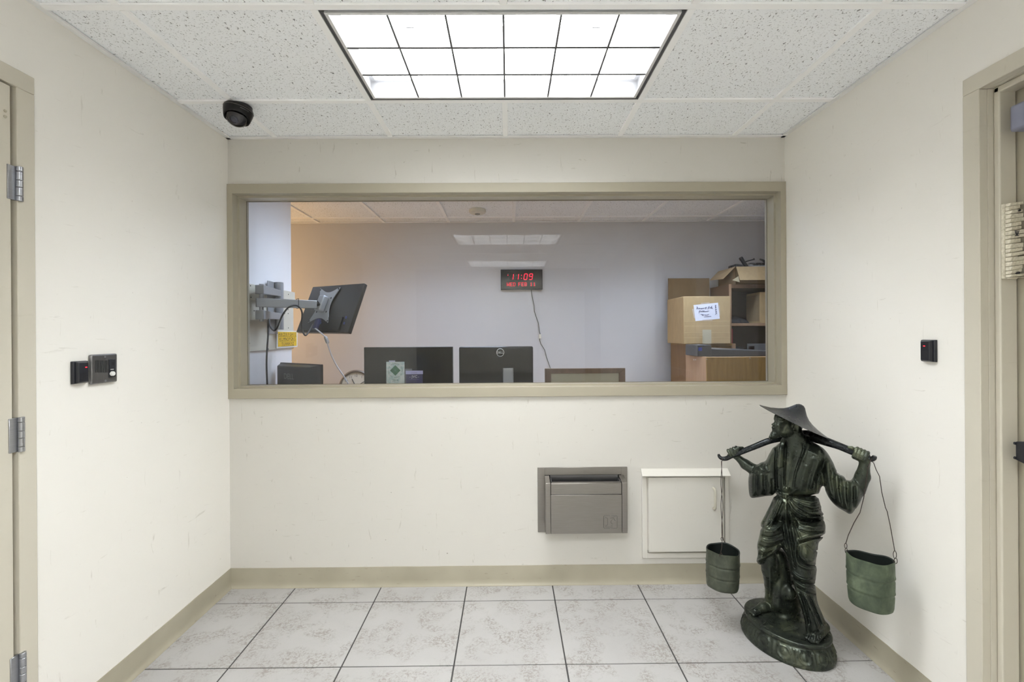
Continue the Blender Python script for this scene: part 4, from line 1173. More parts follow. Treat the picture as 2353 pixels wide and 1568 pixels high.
# things in the bookcase
def shelf_stuff():
    t = thing('telephone_base', (BX0 + .13, BYF + .12, BZS), 'flat black telephone unit lying on the bookcase shelf', 'telephone')
    MB().hexa([V(BX0 + BW + .012, BYF + .02, BZS + .0015), V(BX0 + .19, BYF + .02, BZS + .0015), V(BX0 + .19, BYF + .2, BZS + .0015), V(BX0 + BW + .012, BYF + .2, BZS + .0015)],
              [V(BX0 + BW + .012, BYF + .03, BZS + .035), V(BX0 + .17, BYF + .03, BZS + .03), V(BX0 + .15, BYF + .19, BZS + .065), V(BX0 + BW + .016, BYF + .19, BZS + .065)]).build('body', M_black, t, .006)
    MB().lathe([(.016, 0), (.016, .004), (.008, .006)], 20, frame(V(BX0 + .12, BYF + .026, BZS + .016), (1, 0, 0), (0, 0, 1), (0, -1, 0))).build('speaker', M_dkgrey, t)
    c0 = P(1743, 672, BYF + .05)
    t = thing('carton', (c0.x + .12, BYF + .12, BZS), 'brown carton standing on end inside the bookcase', 'box')
    MB().box(c0.x, c0.x + .22, BYF + .03, BYF + .26, BZS + .0006, c0.z).build('carton_body', M_card, t, .002)
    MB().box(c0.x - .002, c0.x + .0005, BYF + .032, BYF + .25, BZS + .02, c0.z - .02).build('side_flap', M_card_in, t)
    z2 = BZS - .34
    a, b = P(1681, 756, BYF + .03), P(1684.5, 789, BYF + .03)
    t = thing('binder', (a.x, BYF + .1, z2), 'narrow red binder on the lower bookcase shelf', 'binder')
    MB().box(BX0 + BW + .001, BX0 + BW + .018, BYF + .02, BYF + .22, z2 + .0006, a.z).build('cover', simple('red_cover', (.35, .02, .03, 1), .5), t, .002)
    t = thing('card_file', (BX0 + .12, BYF + .1, z2), 'small grey file box on the lower bookcase shelf', 'box')
    zc = P(1700, 798, BYF + .05).z
    MB().box(BX0 + .055, BX0 + .145, BYF + .04, BYF + .2, z2 + .0006, zc).build('body', M_dkgrey, t, .003)
    MB().box(BX0 + .08, BX0 + .13, BYF + .038, BYF + .041, zc - .04, zc - .03).build('label_holder', M_silver, t)
    t = thing('letter_tray', (BX0 + .30, BYF + .1, z2), 'grey letter holder with a cut-out on the lower bookcase shelf', 'letter tray')
    g0 = P(1717, 790, BYF + .05)
    Mg = simple('grey_tray', (.13, .13, .14, 1), .4)
    hb = MB(); x = g0.x; zt = g0.z
    hb.box(x, x + .30, BYF + .05, BYF + .055, z2 + .0006, zt - .06); hb.box(x, x + .012, BYF + .05, BYF + .055, zt - .06, zt); hb.box(x + .012, x + .30, BYF + .05, BYF + .055, zt - .022, zt); hb.box(x + .065, x + .30, BYF + .05, BYF + .055, zt - .06, zt - .022)
    hb.build('front', Mg, t)
    MB().box(x, x + .30, BYF + .055, BYF + .24, z2 + .0006, z2 + .006).build('base', Mg, t)
shelf_stuff()

# ---- open carton with telephones on top of the bookcase
def open_carton():
    yf, yb = BYF + .015, BYB - .02
    x0 = P(1690.5, 640, yf).x; x1 = BX1 - .02; z0 = BZT + .0006; zt = P(1694, 613.5, yf).z
    t = thing('open_carton', ((x0 + x1) / 2, (yf + yb) / 2, z0), 'open cardboard carton with flaps spread on top of the bookcase', 'box')
    b = MB(); w = .005
    b.box(x0, x0 + w, yf, yb, z0, zt); b.box(x1 - w, x1, yf, yb, z0, zt); b.box(x0, x1, yf, yf + w, z0, zt); b.box(x0, x1, yb - w, yb, z0, zt); b.box(x0, x1, yf, yb, z0, z0 + w)
    b.build('carton_body', M_card_d, t)
    f0, f1 = P(1700.5, 644, yf - .085), P(1757, 646, yf - .085)
    MB().hexa([V(x0 + .006, yf - .001, zt), V(x1 - .01, yf - .001, zt), V(x1 + .02, yf - .085, f0.z), V(f0.x, yf - .085, f0.z)],
              [V(x0 + .006, yf + .003, zt + .003), V(x1 - .01, yf + .003, zt + .003), V(x1 + .02, yf - .083, f0.z + .004), V(f0.x, yf - .083, f0.z + .004)]).build('front_flap', M_card, t)
    s0, s1 = P(1631, 645, yb - .05), P(1663, 640, yf + .05)
    MB().hexa([V(x0 - .001, yf + .005, zt), V(x0 - .001, yb, zt), V(s0.x, yb - .05, s0.z), V(s1.x, yf + .06, s1.z - .005)],
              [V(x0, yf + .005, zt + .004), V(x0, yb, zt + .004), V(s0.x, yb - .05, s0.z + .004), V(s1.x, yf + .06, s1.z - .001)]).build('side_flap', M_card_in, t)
    c0, c1, c2 = P(1683, 644, yf - .03), P(1697, 635, yf - .03), P(1700, 649, yf - .03)
    MB().prism([c0, c1, c2], V(0, .004, 0)).build('torn_tape', simple('tan_tape', (.62, .54, .36, 1), .5), t)
    zz = zt + .012
    # telephones and headsets in the carton
    a = thing('desk_telephone', (x0 + .12, yf + .12, z0 + .02), 'black desk telephone with raised handset in the open carton', 'telephone')
    MB().hexa([V(x0 + .025, yf + .05, z0 + .01), V(x0 + .13, yf + .05, z0 + .01), V(x0 + .13, yf + .22, z0 + .01), V(x0 + .025, yf + .22, z0 + .01)],
              [V(x0 + .03, yf + .06, zt + .035), V(x0 + .10, yf + .06, zt + .028), V(x0 + .12, yf + .2, zt + .03), V(x0 + .03, yf + .2, zt + .035)]).build('base', M_black, a, .006)
    h0, h1 = P(1702, 593, yf + .1), P(1712, 608, yf + .1)
    MB().tube([h0 + V(-.004, 0, .006), h0, h0.lerp(h1, .5), h1, h1 + V(.02, 0, -.03)], [.012, .018, .016, .017, .016], 12).build('handset', M_black, a, smooth=50)
    e = thing('desk_telephone', (x0 + .26, yf + .12, z0 + .02), 'pale grey desk telephone lying in the open carton', 'telephone')
    q0, q1 = P(1724, 611, yf + .08), P(1757, 600, yf + .16)
    MB().hexa([V(q0.x, yf + .05, z0 + .01), V(x1 - .04, yf + .05, z0 + .01), V(x1 - .04, yf + .24, z0 + .01), V(q0.x + .02, yf + .24, z0 + .01)],
              [V(q0.x, yf + .05, zt + .012), V(x1 - .04, yf + .05, zt + .012), V(x1 - .04, yf + .24, zt + .075), V(q0.x + .06, yf + .24, zt + .075)]).build('body', simple('pale_phone', (.42, .42, .43, 1), .4), e, .006)
    for i in range(3):
        for j in range(2):
            px_ = q0.x + .055 + i * .055; yy = yf + .10 + j * .06; z_ = zt + .012 + (yy - yf - .05) / .19 * .063
            MB().box(px_ - .02, px_ + .02, yy - .02, yy + .02, z_ - .004, z_ + .006).build('key_block', M_dkgrey, e, .002)
    p = [P(1712, 602, yf + .2), P(1722, 599, yf + .2), P(1730, 597, yf + .2), P(1733, 595.5, yf + .2)]
    c = thing('headset', (p[0].x, p[0].y, p[0].z), 'thin black headset boom resting across the pale telephone', 'headset')
    MB().tube(p, [.006, .005, .006, .010], 8).build('boom', M_black, c, smooth=50)
    p = [P(1746, 596, yf + .2), P(1752, 598, yf + .18), P(1757, 601, yf + .17), P(1763, 603, yf + .17)]
    c = thing('headset', (p[0].x, p[0].y, p[0].z), 'black headset band curled beside the window edge of the carton', 'headset')
    MB().tube(p, [.007, .009, .012, .010], 8).build('band', M_black, c, smooth=50)
    p = [P(1678, 612.5, yf + .1), P(1684, 613, yf + .1), P(1690, 614.5, yf + .06)]
    c = thing('ear_pad', (p[1].x, p[1].y, p[1].z), 'small black ear pad hanging over the carton rim', 'headset')
    MB().tube(p, [.008, .012, .006], 8).build('pad', M_black, c, smooth=50)
open_carton()

# ---- oak cabinet, big carton and hardboard on it
def cabinet_and_box():
    yf, yb = 3.875, 4.36
    x0 = P(1588, 830, yf).x; x1 = BX0 - .006; zt = P(1600, 790.5, yf).z
    t = thing('oak_cabinet', ((x0 + x1) / 2, (yf + yb) / 2, 0), 'tall oak cabinet carrying the labelled carton', 'cabinet')
    Ms = m_wood('cabinet_side_brown', (.24, .125, .042, 1), (.32, .175, .065, 1))
    MB().box(x0, x0 + .02, yf, yb, .0005, zt - .018).build('side_panel', Ms, t); MB().box(x1 - .02, x1, yf, yb, .0005, zt - .018).build('side_panel', Ms, t)
    MB().box(x0, x1, yf, yb, zt - .018, zt).build('top_panel', M_wood, t)
    MB().box(x0 + .02, x1 - .02, yf + .02, yf + .035, .05, zt - .02).build('front_panel', M_wood, t)
    MB().box(x0, x0 + .045, yf - .001, yf + .02, .0005, zt - .018).build('stile', M_wood, t); MB().box(x1 - .03, x1, yf - .001, yf + .02, .0005, zt - .001).build('stile', M_wood_m, t)
    # carton
    yF = 3.81
    a, b = P(1570.5, 681.5, yF), P(1679, 790, yF)
    xl = P(1570.5, 700, yF).x; xr = P(1678.5, 700, yF).x
    z0 = zt + .0006; z1 = a.z; yB = 4.20
    c = thing('carton', ((xl + xr) / 2, (yF + yB) / 2, z0), 'sealed cardboard carton with a handwritten white note', 'box')
    bd = MB().box(xl, xr, yF, yB, z0, z1).build('carton_body', M_card, c, .004)
    for py in (738.5, 749.5, 764.5, 776.5):
        z = P(1600, py, yF).z; MB().box(xl + .006, xr - .006, yF - .0008, yF + .001, z - .0012, z + .0012).build('crease', simple('crease_tan', (.58, .43, .24, 1), .8), bd)
    p0, p1 = P(1614, 758, yF), P(1634.5, 790, yF)
    MB().box(p0.x, p1.x, yF - .0012, yF - .0002, z0 + .001, p0.z).build('packing_tape', simple('pale_tape', (.47, .42, .30, 1), .3), bd)
    n = thing('paper_note', P(1623, 738, yF), 'white handwritten note taped to the front of the carton', 'note')
    N = lambda cx, cy, off=.0010: P(1560 + cx * .0638, 690 + cy * .0638, yF - off)
    MB().prism([N(528, 178), N(1410, 92), N(1475, 672), N(597, 757)], V(0, .0006, 0)).build('paper', simple('white_paper', (.74, .75, .84, 1), .7), n)
    for q in (((790, 105), (1105, 75), (1110, 110), (790, 145)), ((475, 320), (540, 310), (585, 650), (545, 655)), ((1440, 190), (1470, 185), (1485, 550), (1460, 555)), ((850, 715), (1205, 690), (1205, 740), (850, 750))):
        MB().prism([N(*p_, .0014) for p_ in q], V(0, .0002, 0)).build('clear_tape', simple('clear_tape', (.55, .45, .36, 1), .25), n)
    mk = MB(); pen = lambda pts, w=8: mk.tube([N(*p_, .0016) for p_ in pts], w * .0638 * yF / F_PX, 5)
    hand = {   # handwriting drawn stroke by stroke in close-up pixels
        'hanging': [[(655, 225), (640, 330)], [(645, 305), (680, 265), (690, 325)], [(745, 285), (715, 290), (715, 315), (740, 300), (750, 318)], [(760, 290), (765, 315), (785, 285), (795, 310)], [(830, 285), (808, 300), (830, 305), (838, 285), (820, 325), (805, 320)], [(850, 285), (858, 308), (880, 285)], [(890, 280), (895, 305), (915, 278), (925, 300)], [(985, 255), (945, 275), (960, 290), (992, 258), (965, 320), (945, 318)]],
        'file': [[(1105, 230), (1080, 225), (1060, 310), (1040, 325)], [(1050, 280), (1090, 270)], [(1115, 260), (1112, 290), (1135, 280)], [(1135, 285), (1190, 210), (1165, 300)], [(1170, 290), (1205, 265), (1185, 280), (1195, 300), (1222, 300)]],
        'folders': [[(780, 375), (755, 370), (735, 440), (722, 475)], [(715, 410), (760, 405)], [(790, 400), (770, 420), (790, 425), (800, 405)], [(810, 420), (850, 375), (830, 425)], [(880, 400), (855, 410), (865, 425), (885, 400), (905, 365), (885, 425)], [(905, 410), (930, 395), (915, 425), (940, 415)], [(945, 400), (960, 420), (985, 400), (1000, 420), (1030, 400), (1080, 392)]],
        'New': [[(790, 515), (840, 505), (835, 560)], [(838, 545), (875, 510), (865, 565), (905, 520)], [(930, 545), (950, 525), (930, 530), (935, 548), (965, 540)], [(970, 530), (985, 550), (1005, 530), (1015, 548), (1040, 525), (1085, 512)], [(905, 605), (1040, 585), (1165, 588)]],
        'LEGAL': [[(1300, 185), (1355, 190)], [(1310, 175), (1318, 205)], [(1340, 240), (1300, 220), (1305, 240)], [(1305, 285), (1345, 260), (1320, 255), (1325, 290)], [(1310, 345), (1345, 320), (1355, 350), (1315, 365), (1330, 345)], [(1315, 395), (1365, 420), (1320, 435)], [(1340, 395), (1345, 430)], [(1320, 455), (1375, 465), (1310, 520)]]}
    for wd, st_ in hand.items():
        for s_ in st_: pen(s_)
    mk.build('handwriting', simple('blue_black_ink', (.05, .05, .13, 1), .6), n)
    # hardboard behind
    a, b = P(1535.5, 640, 4.30), P(1630.5, 690, 4.30)
    h = thing('hardboard_sheet', ((a.x + b.x) / 2, 4.31, zt), 'flat brown cardboard sheet standing behind the sealed carton', 'board')
    MB().box(max(a.x, x0 + .002), b.x, 4.30, 4.308, zt + .0006, a.z).build('sheet', M_card_d, h, .001, seg=1)
    MB().box(a.x, max(a.x, x0 + .002), 4.30, 4.308, zt + .02, a.z).build('sheet_edge', M_card_d, h)
cabinet_and_box()

# ---- low oak desk hutch with black tray on it
def hutch():
    yf, yb = 3.25, 3.62
    x0 = P(1622, 850, yf).x; x1 = 2.5; zt = P(1690, 820.5, yf).z
    t = thing('oak_hutch', ((x0 + x1) / 2, (yf + yb) / 2, 0), 'oak desk hutch with pinkish side panel behind the window', 'cabinet')
    MB().box(x0, x0 + .018, yf, yb, .0005, zt).build('side_panel', M_wood_p, t, .001, seg=1); MB().box(x1 - .018, x1, yf, yb, .0005, zt).build('side_panel', M_wood_p, t)
    MB().box(x0 + .0005, x1, yf - .008, yf + .006, .0005, zt - .001).build('back_panel', M_wood, t, .001, seg=1)
    MB().box(x0 + .018, x1 - .018, yf + .006, yb, zt - .02, zt - .002).build('top_panel', M_wood_m, t)
    for px_, py_ in ((1624.5, 826), (1723.5, 823.5)):
        c = P(px_, py_, yf - .009)
        MB().lathe([(.0035, -.001), (.003, .001)], 10, frame(c, (1, 0, 0), (0, 0, 1), (0, -1, 0))).build('cam_cap', M_silver, t)
    for px_ in (1594.5, 1598.5):
        c = PXP(px_, 827, x0 - .0002)
        MB().box(x0 - .001, x0 + .001, c.y - .006, c.y + .006, c.z - .004, c.z + .004).build('peg_hole', M_white_pl, t)
    a = P(1600, 792, yf + .10); b = P(1637, 818, yf + .05)
    q = thing('paper_tray', (a.x + .1, yf + .12, zt), 'dark grey machine tray with blue tag on the oak hutch', 'tray')
    z0 = zt + .0006; xl = P(1603, 800, yf + .07).x; xm = P(1635, 800, yf + .07).x; zz = P(1620, 793, yf + .07).z
    Mt = simple('smoky_tray', (.05, .05, .055, 1), .3)
    MB().box(xl, xm, yf + .07, yf + .30, z0, zz).build('end_block', Mt, q, .004)
    xr = 2.1; zr = P(1745, 812, yf + .07).z
    MB().hexa([V(xm, yf + .075, z0), V(xr, yf + .075, z0), V(xr, yf + .29, z0), V(xm, yf + .29, z0)], [V(xm, yf + .075, zz - .028), V(xr, yf + .075, zr), V(xr, yf + .29, zr + .004), V(xm, yf + .29, zz - .02)]).build('sloping_tray', Mt, q, .003)
    c = P(1609, 803, yf + .0695)
    MB().box(c.x - .013, c.x + .013, yf + .0685, yf + .0705, c.z - .012, c.z + .013).build('blue_tag', simple('blue_label', (.03, .05, .30, 1), .4), q)
hutch()

# ================================================================== BRONZE STATUE
# close-up coordinates (u, v): u right, v down, 1 unit = 0.439 photo pixel = about 0.8 mm at the statue
def cpx(u, v): return 1550 + u / 2.2783, 880 + v / 2.2783
def S(u, v, Y): return P(*cpx(u, v), Y)
UM = 0.0007986
def surface_nets(Fv):
    ins = Fv < 0
    nx, ny, nz = Fv.shape
    c = np.zeros((nx - 1, ny - 1, nz - 1), np.uint8)
    for a in (0, 1):
        for b in (0, 1):
            for d in (0, 1):
                c += ins[a:nx - 1 + a, b:ny - 1 + b, d:nz - 1 + d]
    idx = np.argwhere((c > 0) & (c < 8)); del c
    n = len(idx)
    corner = [(a, b, d) for a in (0, 1) for b in (0, 1) for d in (0, 1)]
    vals = np.stack([Fv[idx[:, 0] + a, idx[:, 1] + b, idx[:, 2] + d] for a, b, d in corner], 1)
    acc = np.zeros((n, 3)); cnt = np.zeros(n)
    for i in range(8):
        for j in range(i + 1, 8):
            if sum(abs(p - q) for p, q in zip(corner[i], corner[j])) != 1: continue
            vi, vj = vals[:, i], vals[:, j]; m_ = (vi < 0) != (vj < 0)
            tt = np.where(m_, vi / np.where(m_, vi - vj, 1), 0)
            pi, pj = np.array(corner[i], float), np.array(corner[j], float)
            acc[m_] += (pi + (pj - pi) * tt[:, None])[m_]; cnt += m_
    pts = idx + acc / np.maximum(cnt, 1)[:, None]
    mp = np.full((nx - 1, ny - 1, nz - 1), -1, np.int32); mp[idx[:, 0], idx[:, 1], idx[:, 2]] = np.arange(n)
    faces = []
    for ax in range(3):
        sl0 = [slice(None)] * 3; sl1 = [slice(None)] * 3
        sl0[ax] = slice(0, -1); sl1[ax] = slice(1, None)
        A, B = ins[tuple(sl0)], ins[tuple(sl1)]
        e = np.argwhere(A != B); flip = A[e[:, 0], e[:, 1], e[:, 2]]
        o = [k for k in range(3) if k != ax]
        ok = (e[:, o[0]] > 0) & (e[:, o[1]] > 0) & (e[:, o[0]] < Fv.shape[o[0]] - 1) & (e[:, o[1]] < Fv.shape[o[1]] - 1)
        e, flip = e[ok], flip[ok]
        q = []
        for d0, d1 in ((-1, -1), (0, -1), (0, 0), (-1, 0)):
            k = e.copy(); k[:, o[0]] += d0; k[:, o[1]] += d1
            q.append(mp[k[:, 0], k[:, 1], k[:, 2]])
        q = np.stack(q, 1)
        if ax == 1: flip = ~flip
        q[flip] = q[flip][:, ::-1]
        faces.append(q)
    return pts, np.concatenate(faces)

class Field:
    """signed-distance volume sampled over the statue: u, v (view rays) and depth"""
    def __init__(s, u0, u1, v0, v1, y0, y1, du, dy):
        s.u = np.arange(u0, u1, du, dtype=np.float32); s.v = np.arange(v0, v1, du, dtype=np.float32); s.y = np.arange(y0, y1, dy, dtype=np.float32)
        s.du, s.dy = du, dy
        U, Vv = np.meshgrid(s.u, s.v, indexing='ij'); s.U, s.V = U, Vv
        px, py = 1550 + U / 2.2783, 880 + Vv / 2.2783
        a = (px - 1176.5) / F_PX; b = -(py - CY) / F_PX
        dx = CF.x + a * CR.x + b * CU.x; dyy = CF.y + a * CR.y + b * CU.y; dz = CF.z + a * CR.z + b * CU.z
        s.rx, s.rz = (dx / dyy).astype(np.float32), (dz / dyy).astype(np.float32)
        s.F = np.full((len(s.u), len(s.v), len(s.y)), 1.0, np.float32)
    def sub(s, ulo, uhi, vlo, vhi, ylo, yhi):
        i = slice(*np.searchsorted(s.u, (ulo, uhi))); j = slice(*np.searchsorted(s.v, (vlo, vhi))); k = slice(*np.searchsorted(s.y, (ylo, yhi)))
        return i, j, k
    def xyz(s, b):
        i, j, k = b
        Y = s.y[k][None, None, :]
        return s.rx[i, j][:, :, None] * Y, np.broadcast_to(Y, (s.rx[i, j].shape + (Y.shape[2],))), s.rz[i, j][:, :, None] * Y + ZC
    def merge(s, b, f, k, cut=False):
        A = s.F[b]
        if cut:
            f = -f
            h = np.clip(.5 - .5 * (f - A) / k, 0, 1) if k else None
            s.F[b] = np.maximum(A, f) if not k else (A * h + f * (1 - h) + k * h * (1 - h))
        else:
            if not k: s.F[b] = np.minimum(A, f)
            else:
                h = np.clip(.5 + .5 * (A - f) / k, 0, 1)
                s.F[b] = A * h * 0 + (f * h + A * (1 - h)) - k * h * (1 - h)
    def box_of(s, pts, r):
        # u, v, y bounds of world points padded by r
        us, vs_, ys = [], [], []
        for p in pts:
            q = p - Vector((0, 0, ZC)); t = q.dot(CF)
            px = 1176.5 + F_PX * q.dot(CR) / t; py = CY - F_PX * q.dot(CU) / t
            us.append((px - 1550) * 2.2783); vs_.append((py - 880) * 2.2783); ys.append(p.y)
        m_ = r / UM * 1.25
        return s.sub(min(us) - m_, max(us) + m_, min(vs_) - m_, max(vs_) + m_, min(ys) - r * 1.2, max(ys) + r * 1.2)
    def cone(s, a, b, ra, rb, k=.006, cut=False):
        bx = s.box_of([a, b], max(ra, rb) + k + .004)
        x, y, z = s.xyz(bx)
        if x.size == 0: return
        d = b - a; L2 = max(d.length_squared, 1e-12)
        t = np.clip(((x - a.x) * d.x + (y - a.y) * d.y + (z - a.z) * d.z) / L2, 0, 1)
        f = np.sqrt((x - a.x - t * d.x) ** 2 + (y - a.y - t * d.y) ** 2 + (z - a.z - t * d.z) ** 2) - (ra + (rb - ra) * t)
        s.merge(bx, f.astype(np.float32), k, cut)
    def chain(s, pts, rs, k=.004, cut=False):
        for i in range(len(pts) - 1): s.cone(pts[i], pts[i + 1], rs[i], rs[i + 1], k, cut)
    def ell(s, c, ax, rad, k=.006, cut=False):
        bx = s.box_of([c], max(rad) + (k + .004) * max(rad) / min(rad) * 1.4); x, y, z = s.xyz(bx)
        if x.size == 0: return
        q = 0
        for a, r in zip(ax, rad): q = q + (((x - c.x) * a[0] + (y - c.y) * a[1] + (z - c.z) * a[2]) / r) ** 2
        q = np.sqrt(q); f = (q - 1) * min(rad) * .5 + (q - 1) * max(rad) * .5 * 0 + (q - 1) * min(rad) * .5
        s.merge(bx, f.astype(np.float32), k, cut)
    def polydist(s, poly, it=2):
        p = np.array(poly, float)
        for _ in range(it):
            n = np.roll(p, -1, 0); q = np.empty((2 * len(p), 2)); q[0::2] = .75 * p + .25 * n; q[1::2] = .25 * p + .75 * n; p = q
        x, y = s.U, s.V; best = np.full(x.shape, 1e9); inside = np.zeros(x.shape, bool)
        for (x0, y0), (x1, y1) in zip(p, np.roll(p, -1, 0)):
            dx, dy_ = x1 - x0, y1 - y0
            t = np.clip(((x - x0) * dx + (y - y0) * dy_) / (dx * dx + dy_ * dy_ + 1e-9), 0, 1)
            best = np.minimum(best, (x - x0 - t * dx) ** 2 + (y - y0 - t * dy_) ** 2)
            cr = (y0 > y) != (y1 > y)
            with np.errstate(divide='ignore', invalid='ignore'):
                inside ^= cr & (x < (x1 - x0) * (y - y0) / (y1 - y0) + x0)
        return np.where(inside, 1, -1) * np.sqrt(best) * UM
    def slab(s, poly, yc, th, rim=None, k=.008, front=1.0):
        """cushion-shaped body: outline poly, mid-depth yc(u,v), half thickness th, edge rounding rim"""
        rim = rim or th
        Dm = s.polydist(poly)
        U, Vv = s.U, s.V; Yc = yc(U, Vv) if callable(yc) else np.full(U.shape, yc)
        us = [p[0] for p in poly]; vs_ = [p[1] for p in poly]; pad = 24
        bx = s.sub(min(us) - pad, max(us) + pad, min(vs_) - pad, max(vs_) + pad, 0, 99)
        i, j, kk = bx
        Dl, Yl = Dm[i, j][:, :, None], Yc[i, j][:, :, None]
        e = np.clip((rim - Dl) / rim, 0, None)
        dy_ = (s.y[kk][None, None, :] - Yl) / th
        q = np.sqrt(e ** 2 + dy_ ** 2) - 1
        s.merge(bx, (q * min(th, rim)).astype(np.float32), k)
    def relief(s, strokes):
        R = np.zeros(s.U.shape, np.float32)
        for pts, w, h in strokes:
            p = np.array(pts, float)
            # smooth the polyline
            for _ in range(2):
                q = [p[0]]
                for a, b in zip(p[:-1], p[1:]): q += [.75 * a + .25 * b, .25 * a + .75 * b]
                q.append(p[-1]); p = np.array(q)
            lo, hi = p.min(0) - 3 * w, p.max(0) + 3 * w
            i, j = slice(*np.searchsorted(s.u, (lo[0], hi[0]))), slice(*np.searchsorted(s.v, (lo[1], hi[1])))
            x, y = s.U[i, j], s.V[i, j]
            if x.size == 0: continue
            best = np.full(x.shape, 1e9); tb = np.zeros(x.shape); N = len(p) - 1
            for n_, ((x0, y0), (x1, y1)) in enumerate(zip(p[:-1], p[1:])):
                dx, dy_ = x1 - x0, y1 - y0
                t = np.clip(((x - x0) * dx + (y - y0) * dy_) / (dx * dx + dy_ * dy_ + 1e-9), 0, 1)
                d2 = (x - x0 - t * dx) ** 2 + (y - y0 - t * dy_) ** 2
                m_ = d2 < best; best = np.where(m_, d2, best); tb = np.where(m_, (n_ + t) / N, tb)
            taper = np.clip(np.minimum(tb, 1 - tb) * 6 + .15, 0, 1)
            R[i, j] += (h * np.exp(-best / (w * w) * 1.6) * taper).astype(np.float32)
        return R

def build_statue():
    root_c = Vector((1.195, 2.015, 0))
    st = thing('statue', root_c, 'dark green bronze statue of a bearded man in a conical hat with a shoulder pole', 'statue')
    a1 = Vector((.42, -.91, 0)).normalized(); a2 = Vector((-.91, -.42, 0)).normalized()
    PLZ = .094
    # ---------------- plinth
    def plinth():
        nA = 288
        prof = [(.60, .0), (.985, .0), (1.0, .004), (1.005, .014)] + [(1.0 - .10 * (i / 12.) ** 1.15, .016 + .046 * i / 12.) for i in range(13)] + \
               [(.875, .066), (.86, .070), (.865, .074), (.905, .077), (.925, .081), (.925, .088), (.915, .0925), (.89, PLZ), (.45, PLZ), (.02, PLZ)]
        A, B = .190, .152
        vs_, fs_ = [], []
        NE = 14
        for r, z in prof:
            for j in range(nA):
                q = 2 * math.pi * j / nA
                rel = 0.0
                if .014 < z < .064 and r > .85:
                    c = (q / (2 * math.pi) * NE) % 1.0 - .5
                    zz = (z - .040) / .022
                    rad = math.sqrt((c / .30) ** 2 + ((zz - .15) / 1.0) ** 2)
                    rel += .0050 * math.exp(-((rad - 1.0) / .16) ** 2) + .0042 * max(0, 1 - (rad / .62) ** 2)
                    rel += .0035 * math.exp(-((abs(c) - .5) / .05) ** 2) * (zz > -.9)
                p = root_c + a1 * ((A * r + rel) * math.cos(q)) + a2 * ((B * r + rel) * math.sin(q))
                vs_.append((p.x, p.y, z + .0004))
        for i in range(len(prof) - 1):
            for j in range(nA): fs_.append((i * nA + j, i * nA + (j + 1) % nA, (i + 1) * nA + (j + 1) % nA, (i + 1) * nA + j))
        fs_.append(tuple(range(nA))); fs_.append(tuple((len(prof) - 1) * nA + j for j in range(nA)))
        pl = MB().add(vs_, fs_).build('plinth', M_bronze, st, smooth=50)
        # two veined leaves lying on the plinth top
        for (u0, v0), (u1, v1), wd in (((515, 1205), (470, 1268), .023), ((565, 1300), (655, 1250), .026)):
            p, q = PZP(*cpx(u0, v0), PLZ), PZP(*cpx(u1, v1), PLZ)
            d = q - p; L = d.length; d.normalize(); sd = Vector((-d.y, d.x, 0))
            lf = []; m_ = 9
            for i in range(m_ + 1):
                t = i / m_; w = wd * math.sin(math.pi * (t * .93 + .05)) ** .8
                lf.append((p + d * L * t - sd * w, p + d * L * t + Vector((0, 0, .0035)), p + d * L * t + sd * w))
            vv = [x for row in lf for x in row]; vv = [Vector((x.x, x.y, PLZ + .0012 + (.0035 if k % 3 == 1 else .0008))) for k, x in enumerate(vv)]
            ff = []
            for i in range(m_):
                for c in (0, 1): ff.append((3 * i + c, 3 * i + c + 1, 3 * i + 4 + c, 3 * i + 3 + c))
            lb = MB().add(vv, ff)
            lb.tube([p + Vector((0, 0, .004)), q + Vector((0, 0, .004))], .0016, 6)
            for i in range(1, m_):
                t = i / m_; w = wd * math.sin(math.pi * (t * .93 + .05)) ** .8 * .9
                for sg in (-1, 1):
                    lb.tube([p + d * L * t + Vector((0, 0, .0038)), p + d * (L * t + .012) + sd * (sg * w) + Vector((0, 0, .0024))], .0010, 5)
            lb.build('leaf_relief', M_bronze, pl)
    plinth()

    # ---------------- the figure, one continuous surface
    Fd = Field(262, 1040, 120, 1380, 1.72, 2.24, 2.5, .0023)
    ty = lambda U, V_: 1.985 - .0005 * (U - 650)
    # torso and robe
    Fd.slab([(578, 300), (545, 318), (515, 345), (500, 390), (505, 450), (520, 510), (528, 575), (560, 606), (650, 612), (752, 592), (765, 555), (780, 525), (772, 480), (800, 430), (812, 390), (785, 345), (740, 318), (690, 296), (640, 285)], ty, .078, .085, .012)
    # sleeves
    Fd.slab([(525, 325), (497, 372), (478, 412), (452, 416), (436, 428), (412, 436), (398, 462), (386, 490), (386, 545), (391, 590), (403, 606), (440, 600), (480, 591), (520, 590), (535, 560), (545, 480), (560, 400)], lambda U, V_: 2.005 - .0006 * (U - 560), .046, .034, .012)
    Fd.slab([(745, 335), (800, 372), (828, 410), (845, 455), (862, 482), (888, 490), (896, 512), (926, 516), (944, 498), (985, 560), (984, 600), (965, 640), (940, 672), (920, 692), (888, 672), (850, 652), (808, 608), (780, 545), (762, 490), (750, 400)], lambda U, V_: 1.93 - .00058 * (U - 760), .046, .036, .012)
    # forearms
    A = [S(425, 462, 2.085), S(372, 428, 2.105), S(322, 384, 2.118)]
    Fd.chain(A, [.027, .022, .0125], .008)
    B = [S(955, 560, 1.812), S(985, 490, 1.802), S(996, 420, 1.795), S(985, 388, 1.795)]
    Fd.chain(B, [.028, .0245, .0165, .015], .008)
    # hips, sash, skirt and the wrapped leg
    hy = lambda U, V_: 1.985 - .00030 * (U - 650)
    Fd.slab([(530, 575), (500, 640), (470, 700), (448, 738), (458, 764), (505, 765), (560, 742), (650, 760), (740, 720), (775, 700), (765, 640), (748, 585)], hy, .076, .07, .010)
